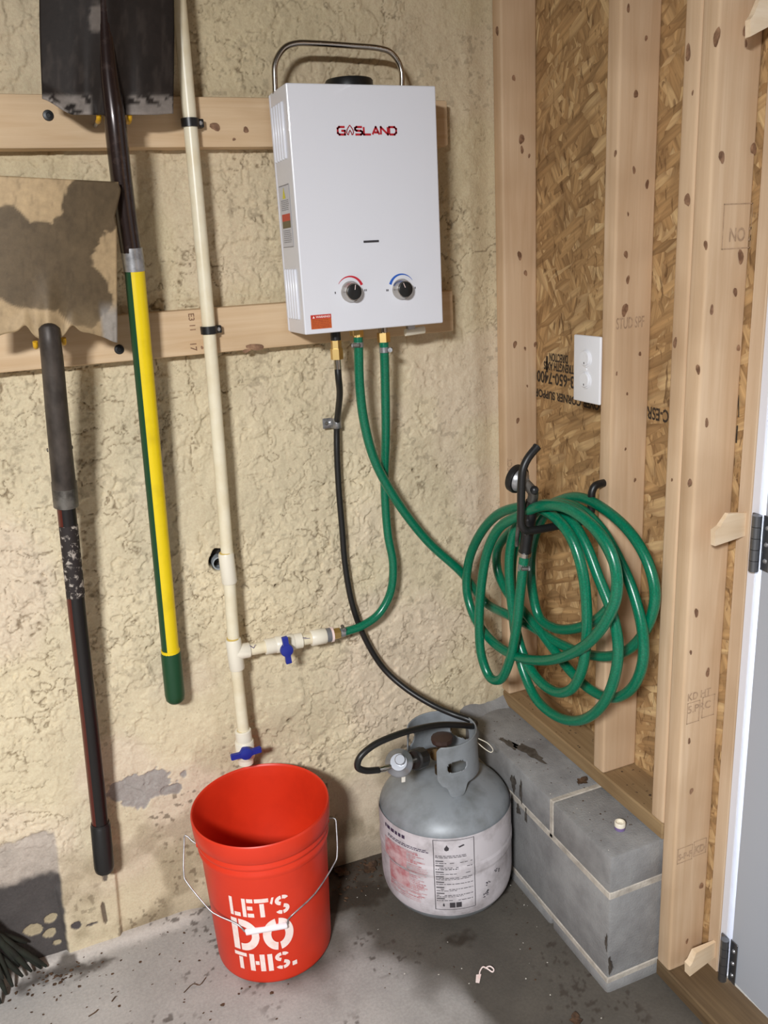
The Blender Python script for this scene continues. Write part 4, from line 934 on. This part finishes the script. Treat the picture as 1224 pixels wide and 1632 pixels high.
# ------------------------------------------------------------------ bucket
BC = Vector((-.7174, -.1659, .0))
bk = tag(empty('bucket', BC), 'orange plastic bucket with white lettering standing under the pipe', 'bucket')
def brad(z): return .1305 + .009 * z / .28
prof = [(0, .006), (.122, .006), (.1265, .0012), (.1295, .004), (.1305, .010), (brad(.28), .278), (.1400, .284), (.1440, .2845), (.1450, .290), (.1450, .296), (.1420, .300), (.1420, .304), (.1452, .3065), (.1455, .312), (.1425, .316), (.1425, .3205), (.1470, .3235), (.1500, .328), (.1512, .345), (.1520, .364), (.1512, .3685), (.1495, .3700), (.1478, .3690), (.1462, .3640), (.1440, .334), (.1375, .28), (.1275, .012), (.124, .009), (0, .009)]
lathe('body', prof, BC, ORANGE, bk, seg=96, ang=50)
TH0 = math.radians(-112.5)
def onbucket(u, v):
    r = brad(v) + .0007; a = TH0 + u / r; return BC + Vector((math.cos(a) * r, math.sin(a) * r, v))
def letters(spec, x0, z0, hgt):
    polys = []
    for x, wd, shapes in spec:
        for sh_ in shapes: polys += [[(x0 + x + u * wd, z0 + v * hgt) for u, v in p] for p in sh_]
    return polys
ST = .24
gl = {'L': [rect(0, .12, .30, 1, 2, 2), rect(0, 0, .30, .14, 2, 1), rect(.40, 0, .95, .22, 4, 1)],
      'E': [rect(0, 0, .32, 1, 2, 2), rect(.42, .79, .95, 1, 4, 1), rect(.42, .39, .88, .60, 4, 1), rect(.42, 0, .95, .21, 4, 1)],
      'T': [rect(0, .79, 1, 1, 6, 1), rect(.34, 0, .66, .73, 2, 2)],
      "'": [[[(0, .7), (.5, 1.0), (1, 1.0), (.5, .62)]]],
      'S': [arc(.5, .735, .5, .265, .19, 20, 85, 8, thx=.28), arc(.5, .735, .5, .265, .19, 98, 255, 12, thx=.28), arc(.5, .265, .5, .265, .19, 75, -85, 12, thx=.28), arc(.5, .265, .5, .265, .19, -98, -160, 8, thx=.28)],
      'D': [rect(0, 0, .24, 1, 2, 3), arc(.38, .5, .62, .5, .22, 90, 8, 12, thx=.26), arc(.38, .5, .62, .5, .22, -8, -90, 12, thx=.26), rect(.30, .78, .385, 1), rect(.30, 0, .385, .22), rect(.74, .42, 1.0, .58)],
      'O': [arc(.5, .5, .5, .5, .24, 97, 263, 22, thx=.27), arc(.5, .5, .5, .5, .24, -83, 83, 22, thx=.27)],
      'H': [rect(0, 0, .32, 1, 2, 2), rect(.68, 0, 1, 1, 2, 2), rect(.38, .38, .62, .60, 2, 1)],
      'I': [rect(0, 0, 1, 1, 2, 2)], '.': [rect(0, 0, 1, .25, 2, 1)]}
bt = letters([(0, .026, gl['L']), (.030, .026, gl['E']), (.058, .030, gl['T']), (.0905, .009, gl["'"]), (.101, .030, gl['S'])], -.066, .184, .048)
bt += letters([(0, .062, gl['D']), (.070, .066, gl['O'])], -.068, .092, .084)
bt += letters([(0, .030, gl['T']), (.036, .034, gl['H']), (.076, .0105, gl['I']), (.092, .031, gl['S']), (.128, .0105, gl['.'])], -.070, .038, .046)
print_mesh('lettering', bt, onbucket, PRINTW, bk)
EZ = .296; ED = Vector((.985, -.17, 0)).normalized()
for s_, nm in ((-1, 'l'), (1, 'r')):
    ex = BC + ED * (s_ * .1425) + Vector((0, 0, EZ)); lathe('handle_ear', [(.010, -.004), (.010, .003), (.008, .005), (0, .005)], ex, ORANGE, bk, ED * s_, 20)
E1 = BC + Vector((0, 0, EZ)) - ED * .1485; E2 = BC + Vector((0, 0, EZ)) + ED * .1485; FRONT = BC + Vector((-.17, -.985, 0)).normalized() * .1440 + Vector((0, 0, .128))
pn = (E2 - E1).cross(FRONT - E1).normalized()
def bail(px, py):
    d = FW + RT * ((px - 612) / F_PX) - UP * ((py - 816) / F_PX); t = (E1 - CAM).dot(pn) / d.dot(pn); P_ = CAM + d * t
    for _ in range(60):                                          # keep the wire outside the wall of the bucket
        if math.hypot(P_.x - BC.x, P_.y - BC.y) > brad(min(.28, P_.z)) + .0045: break
        P_ = P_ - d.normalized() * .003
    return P_
bw = [E1 + Vector((.008, 0, 0)), E1, bail(295, 1331), bail(293.5, 1345), bail(293.5, 1398), bail(297, 1405), bail(325, 1440), bail(340, 1455), bail(378, 1473), bail(386, 1480), bail(392, 1485.5), bail(457, 1475), bail(459, 1466), bail(466, 1458), bail(502, 1424), bail(534, 1374), bail(537, 1366), bail(536, 1318), bail(534, 1305), E2, E2 + Vector((-.008, 0, 0))]
tube('bail_wire', spline(bw, 3), .0017, ZINC, bk, 8, 80)
tube('bail_grip', [bail(391, 1486), bail(392.5, 1485.4), bail(456, 1474.8), bail(457.5, 1474.4)], [.0052, .0068, .0068, .0052], mat('white_grip', L(240, 232, 236), .4), bk, 16)

# ------------------------------------------------------------------ propane tank
TC = Vector((-.2871, -.2029, 0)); TR = .156
tk = tag(empty('propane_tank', TC), 'grey propane tank with worn white label beside the block ledge', 'propane tank')
def trad(z): return TR * max(0, 1 - ((.105 - z) / .1035) ** 2.8) ** (1 / 2.8) if z < .105 else TR
prof = [(.0, .0016)] + [(trad(z_), z_) for z_ in (.0020, .0032, .006, .010, .017, .027, .040, .052, .066, .082, .1)] + [(TR, .18), (TR, .255)] + [(TR * math.cos(math.radians(a)), .255 + .082 * math.sin(math.radians(a))) for a in range(6, 90, 6)] + [(0, .337)]
lathe('body', prof, TC, TANK, tk, seg=80, ang=60)
lathe('weld_seam', [(TR, .176), (TR + .0016, .178), (TR + .0016, .184), (TR, .186)], TC, TANK, tk, seg=80, ang=60)
lathe('foot_ring', [(.086, .012), (.086, .001), (.088, .0002), (.090, .001), (.090, .012)], TC, mat('rusty_foot', L(120, 112, 106), .6, .3, col2=L(120, 74, 44), scale=24), tk, seg=60)
def ontank(u, v, e=.0016):
    """u = angle in degrees, v = height"""
    r = trad(v) + e + (.0014 if .170 < v < .192 else 0)
    a = math.radians(u); return TC + Vector((math.cos(a) * r, math.sin(a) * r, v))
def curved(a0, a1, z0, z1, na, nz): return [p_ for p_ in rect(a0, z0, a1, z1, na, nz)]
lb = print_mesh('paper_label', curved(-206, -22, .060, .272, 60, 28), lambda u, v: ontank(u, v, .0010), TLABEL, tk)
lb.data.polygons.foreach_set('use_smooth', [True] * len(lb.data.polygons))
def words(a0, a1, z, h, lo=1.0, hi=4.0, gap=.7, p_=1.0):
    out = []; a = a0
    while a < a1:
        l_ = random.uniform(lo, hi)
        if random.random() < p_: out += rect(a, z, min(a + l_, a1), z + h, 2, 1)
        a += l_ + gap
    return out
ink = rect(-126, .082, -125.5, .268, 1, 18) + rect(-92.5, .082, -92, .268, 1, 18) + rect(-126, .267, -92, .2682, 20, 1) + rect(-126, .082, -92, .0832, 20, 1)
for z in (.226, .222): ink += words(-124.5, -99, z, .0016)
for z0_ in (.212, .200, .184, .172, .156, .142, .126, .112):
    ink += rect(-124.5, z0_, -118, z0_ + .0024, 3, 1) + words(-124.5, -94, z0_ - .0050, .0015, p_=.85)
    if random.random() < .6: ink += words(-124.5, random.uniform(-108, -96), z0_ - .0085, .0013)
ink += rect(-114, .088, -109.5, .102, 3, 2) + rect(-108.7, .088, -104.2, .102, 3, 2)
ink += [[(-116.6, .242), (-115.2, .240), (-113.4, .242), (-113.0, .248), (-114.2, .2515), (-114.8, .256), (-116.0, .2505), (-117.0, .247)]]
ink += [[(-105.5, .250), (-104.5, .247), (-100.2, .2515), (-101.2, .2545)]]
ink += [[(-119.6, .092), (-118.0, .092), (-118.4, .098), (-118.8, .101), (-119.6, .097)]]
for a_, z_, w_ in ((-84, .106, 4), (-81, .128, 3), (-72, .146, 5), (-86, .098, 5)): 
    for _ in range(7): ink += move(rect(0, 0, random.uniform(.8, w_ * .5), random.uniform(.001, .004), 1, 1), a_ + random.uniform(-1, w_), z_ + random.uniform(-.006, .006))
print_mesh('label_print', ink, lambda u, v: ontank(u, v, .0022), INK, lb)
red = []
for z in np.arange(.222, .088, -.0048):
    red += words(-172, random.uniform(-140, -131), z, random.choice((.0018, .0026, .0036)), 1.5, 6, .5, .92)
red += rect(-178, .176, -150, .222, 16, 4) + rect(-172, .120, -148, .166, 16, 4)
print_mesh('label_print', red, lambda u, v: ontank(u, v, .0020), REDINK, lb)
pur = words(-176, -150, .250, .009, 2, 5, 1.2) + words(-172, -132, .2355, .0020, 1, 4) + words(-172, -130, .231, .0022, 1, 4)
print_mesh('label_print', pur, lambda u, v: ontank(u, v, .0021), mat('purple_ink', L(66, 52, 76), .6), lb)
# collar with hand holes
def collar_mesh():
    R_ = .080; NA, NZ = 150, 44; a0, a1 = -125, 152
    aa = np.linspace(a0, a1, NA); zz = np.linspace(0, 1, NZ); bm = bmesh.new(); V = {}
    def zlim(a):
        e = min(a - a0, a1 - a)                                  # corner rounding near the free edges
        top = .452 - .012 * max(0, 1 - e / 9) ** 2
        tabs = max(math.exp(-((a - t_) / 15) ** 6) for t_ in (-93, 10, 118))
        bot = .352 - .030 * tabs + .022 * max(0, 1 - e / 12) ** 2
        return bot, top
    def hole(a, z):
        for ac, zc, wa, hz in ((-92, .398, 17, .0135), (30, .405, 20, .020), (132, .408, 13, .018)):
            du = (a - ac) / 57.3 * R_; hw = wa / 57.3 * R_; core = max(0, hw - hz); d = math.hypot(max(0, abs(du) - core), z - zc)
            if d < hz: return True
        return False
    for i, a in enumerate(aa):
        b_, t_ = zlim(a)
        for j, f in enumerate(zz):
            z = b_ + (t_ - b_) * f; r = R_ + .004 * (1 - f) ** 2; V[i, j] = bm.verts.new(TC + Vector((r * math.cos(math.radians(a)), r * math.sin(math.radians(a)), z)))
    for i in range(NA - 1):
        for j in range(NZ - 1):
            am = (aa[i] + aa[i + 1]) / 2; b_, t_ = zlim(am); zm = b_ + (t_ - b_) * (zz[j] + zz[j + 1]) / 2
            if not hole(am, zm): bm.faces.new((V[i, j], V[i + 1, j], V[i + 1, j + 1], V[i, j + 1]))
    bmesh.ops.delete(bm, geom=[v for v in bm.verts if not v.link_faces], context='VERTS')
    return bm
o = link('collar', from_bm('collar', collar_mesh()), TANK, tk, True); md = o.modifiers.new('thick', 'SOLIDIFY'); md.thickness = .0028; md.offset = 0
DBRASS = mat('tarnished_brass', L(110, 86, 54), .45, .7, col2=L(60, 48, 36), scale=60)
lathe('valve_base', [(.020, .330), (.020, .352), (.014, .356), (.014, .395), (.011, .400), (.011, .412), (0, .412)], TC + Vector((0, 0, 0)), DBRASS, tk, seg=20)
vd = (n1 - (TC + Vector((0, 0, .378)))); tube('valve_outlet', [TC + Vector((0, 0, .380)), TC + Vector((0, 0, .380)) + vd * .55], .013, DBRASS, tk, 16)
lathe('valve_knob', [(.006, .410), (.006, .416), (.024, .417), (.026, .422), (.025, .430), (.008, .434), (0, .434)], TC, mat('dark_knob', L(60, 42, 36), .5), tk, seg=12, ang=20)
lathe('relief_stub', [(.006, 0), (.006, .016), (.0075, .017), (.0075, .022), (0, .022)], TC + Vector((-.018, -.024, .385)), STEEL, tk, (-.2, -.3, 1), 12)
wl_pts = [TC + Vector(v) for v in ((.079, -.030, .420), (.100, -.038, .405), (.112, -.04, .385), (.110, -.034, .376), (.098, -.030, .385), (.080, -.022, .405))]
tube('seal_loop', spline(wl_pts, 6), .0012, PVCW, tk, 6, 80)

# ------------------------------------------------------------------ small things on ledge and floor
cp = at(988, 1316, z=ZB + .008); bc = tag(empty('bottle_cap', (cp.x, cp.y, ZB)), 'small white cap with purple band on the block ledge', 'cap')
lathe('cap_shell', [(.0108, .0005), (.0108, .008)], (cp.x, cp.y, ZB), mat('purple_band', L(122, 104, 150), .5), bc, seg=24)
lathe('cap_top', [(.0112, .008), (.0114, .0165), (.0104, .018), (.0085, .018), (.0080, .0125), (0, .0125)], (cp.x, cp.y, ZB), PVCW, bc, seg=24)
zt = tag(empty('cable_tag', at(772, 1552, z=0)), 'white looped plastic tag lying on the dark floor', 'tag')
zp = [at(px, py, z=z) for px, py, z in ((764, 1560, .003), (765, 1548, .006), (770, 1541, .008), (777, 1544, .007), (785, 1549, .004), (787, 1545, .005), (781, 1540, .008), (773, 1543, .009))]
tube('loop', spline(zp, 6), .0016, PRINTW, zt, 6, 80)
q = [at(px, py, z=.0035) for px, py in ((759, 1554), (767, 1553), (764, 1567), (758, 1566))]
bm = bmesh.new(); lo_ = [bm.verts.new(v) for v in q]; hi_ = [bm.verts.new(v + Vector((0, 0, .0012))) for v in q]
bm.faces.new(lo_[::-1]); bm.faces.new(hi_)
for k in range(4): bm.faces.new((lo_[k], lo_[(k + 1) % 4], hi_[(k + 1) % 4], hi_[k]))
link('flag', from_bm('flag', bm), PRINTW, zt)

def chip_bm(bm, c, size, flat=.35, nrm=None):
    n = random.randint(5, 7); a0 = random.uniform(0, 6.28); el = random.uniform(.35, 1)
    ca, sa_ = math.cos(a0), math.sin(a0); ring = []
    for k in range(n):
        a = 6.283 * k / n; r = size * random.uniform(.6, 1.1); u, v = r * math.cos(a), r * math.sin(a) * el
        ring.append(bm.verts.new(Vector(c) + Vector((u * ca - v * sa_, u * sa_ + v * ca, size * random.uniform(0, .25)))))
    top = bm.verts.new(Vector(c) + Vector((0, 0, size * flat)))
    for k in range(n): bm.faces.new((ring[k], ring[(k + 1) % n], top))
    bm.faces.new(ring[::-1])
def specks(name, label, m, spots, cat):
    bm = bmesh.new()
    for c, s_ in spots: chip_bm(bm, c, s_)
    return tag(link(name, from_bm(name, bm), m), label, cat, None, 'stuff')
sp_ = []
for _ in range(230):
    x = random.uniform(-1.3, .05); y = -abs(random.gauss(0, .22)) - .012
    if x > BX0 - .005 and y > BY - .01: continue
    if math.hypot(x - BC.x, y - BC.y) < .135 or math.hypot(x - TC.x, y - TC.y) < .112: continue
    sp_.append(((x, y, .0015), random.uniform(.0015, .0042) * (1.5 if random.random() < .1 else 1)))
for _ in range(90):
    x = random.gauss(-.47, .07); y = -abs(random.gauss(.03, .05)) - .01
    if math.hypot(x - BC.x, y - BC.y) < .135 or math.hypot(x - TC.x, y - TC.y) < .112: continue
    sp_.append(((x, y, .002), random.uniform(.002, .007)))
for _ in range(60): sp_.append(((random.gauss(-1.19, .05), -abs(random.gauss(.03, .04)) - .012, .002), random.uniform(.002, .006)))
specks('floor_dirt', 'dark crumbs and leaf bits scattered over the concrete floor', LEAF, sp_, 'dirt')
sp_ = [((random.uniform(BX0 + .01, -.006), random.uniform(BY + .02, -.05), ZB), random.uniform(.001, .003)) for _ in range(60)]
sp_ += [((random.uniform(.005, .08), random.uniform(BY + .01, -.05), ZP), random.uniform(.0012, .004)) for _ in range(60) ]
specks('ledge_dirt', 'dark crumbs on the block ledge and sill plate', LEAF, [s for s in sp_ if not (SY1 - .006 < s[0][1] < SY1 + .045 and s[0][0] > 0) and not (s[0][1] < -.58 and s[0][0] > 0)], 'dirt')
specks('pale_crumbs', 'pale crumbs scattered on the dark floor', CHIP, [((random.uniform(-.5, -.14), random.uniform(-.8, -.05), .0015), random.uniform(.001, .0028)) for _ in range(40)], 'crumbs')
specks('ledge_crumbs', 'pale crumbs scattered on the grey block ledge', CHIP, [((random.uniform(BX0 + .01, -.01), random.uniform(BY + .02, -.1), ZB), random.uniform(.001, .0022)) for _ in range(16)], 'crumbs')

def leaf(px, py, z, size, rot, label, curl=.3, m=LEAF):
    c = at(px, py, z=z); bm = bmesh.new(); n = 9; R = []
    for i in range(n):
        f = i / (n - 1); wd = size * .32 * math.sin(math.pi * min(1, f * .93 + .04)) * (1 + .3 * math.sin(f * 17)); u = (f - .5) * size
        R.append([Vector((u, sg * wd, size * curl * (abs(sg) * .25 + (f - .5) ** 2) + .001)) for sg in (-1, 0, 1)])
    q_ = Matrix.Rotation(rot, 3, 'Z')
    lo_ = [[bm.verts.new(c + q_ @ v) for v in r] for r in R]; up_ = [[bm.verts.new(c + q_ @ v + Vector((0, 0, .0008))) for v in r] for r in R]
    for A, B in zip(range(n - 1), range(1, n)):
        for k in range(2):
            bm.faces.new((lo_[A][k], lo_[B][k], lo_[B][k + 1], lo_[A][k + 1])); bm.faces.new((up_[A][k], up_[A][k + 1], up_[B][k + 1], up_[B][k]))
        for k in (0, 2): bm.faces.new((lo_[A][k], up_[A][k], up_[B][k], lo_[B][k]))
    bm.faces.new((lo_[0][0], lo_[0][1], lo_[0][2], up_[0][2], up_[0][1], up_[0][0])); bm.faces.new((lo_[-1][0], lo_[-1][1], lo_[-1][2], up_[-1][2], up_[-1][1], up_[-1][0]))
    return tag(link('dry_leaf', from_bm('dry_leaf', bm), m), label, 'leaf', 'dry leaves')
leaf(928, 1247, ZB, .034, .4, 'curled brown leaf on the ledge beside the mortar joint', .35)
leaf(590, 1385, 0, .05, .6, 'dark leaf on the floor between bucket and tank', .3)
leaf(545, 1392, 0, .045, 2.2, 'dark leaf on the floor beside the bucket wall shadow', .3)
leaf(918, 1628, 0, .035, 1.1, 'brown leaf on the floor at the bottom edge', .3)
def twig(pts, label, r=.0013):
    P = [at(px, py, z=.0025) for px, py in pts]; return tag(tube('twig', spline(P, 3), r, LEAF, None, 6, 80), label, 'twig', 'twigs on the floor')
twig(((141, 1620), (152, 1613), (156, 1609)), 'short brown twig on the floor near the left corner')
twig(((293, 1582), (308, 1568), (318, 1570), (328, 1558)), 'forked thin twig on the floor left of the bucket', .0010)
twig(((178, 1596), (184, 1588)), 'tiny dark twig on the pale floor at left', .0012)

# bristly broom head at the left edge
br = tag(empty('broom', at(-10, 1540, z=0)), 'dark green bristly broom head on the floor at lower left', 'broom')
root = at(-42, 1470, y=-.04)
tips = [(42, 1502, -.012), (60, 1528, -.02), (74, 1540, -.03), (36, 1556, -.05), (20, 1572, -.06), (50, 1548, -.04), (12, 1592, -.07), (30, 1540, -.035), (5, 1560, -.08), (66, 1546, -.025), (22, 1530, -.05), (2, 1604, -.09), (40, 1522, -.03)]
for i, (px, py, y) in enumerate(tips):
    e = at(px, py, y=y); e.z = max(e.z, .008)
    r0 = root + Vector((random.uniform(-.02, .02), random.uniform(-.03, .01), random.uniform(-.02, .02)))
    mid = (r0 + e) / 2 + Vector((0, -.006, .014)); mid.z = max(mid.z, .014)
    tube('bristle_tuft', spline([r0, mid, e], 6), [.007] * 9 + [.0065, .006, .005, .003], BRIST, br, 8, 80)
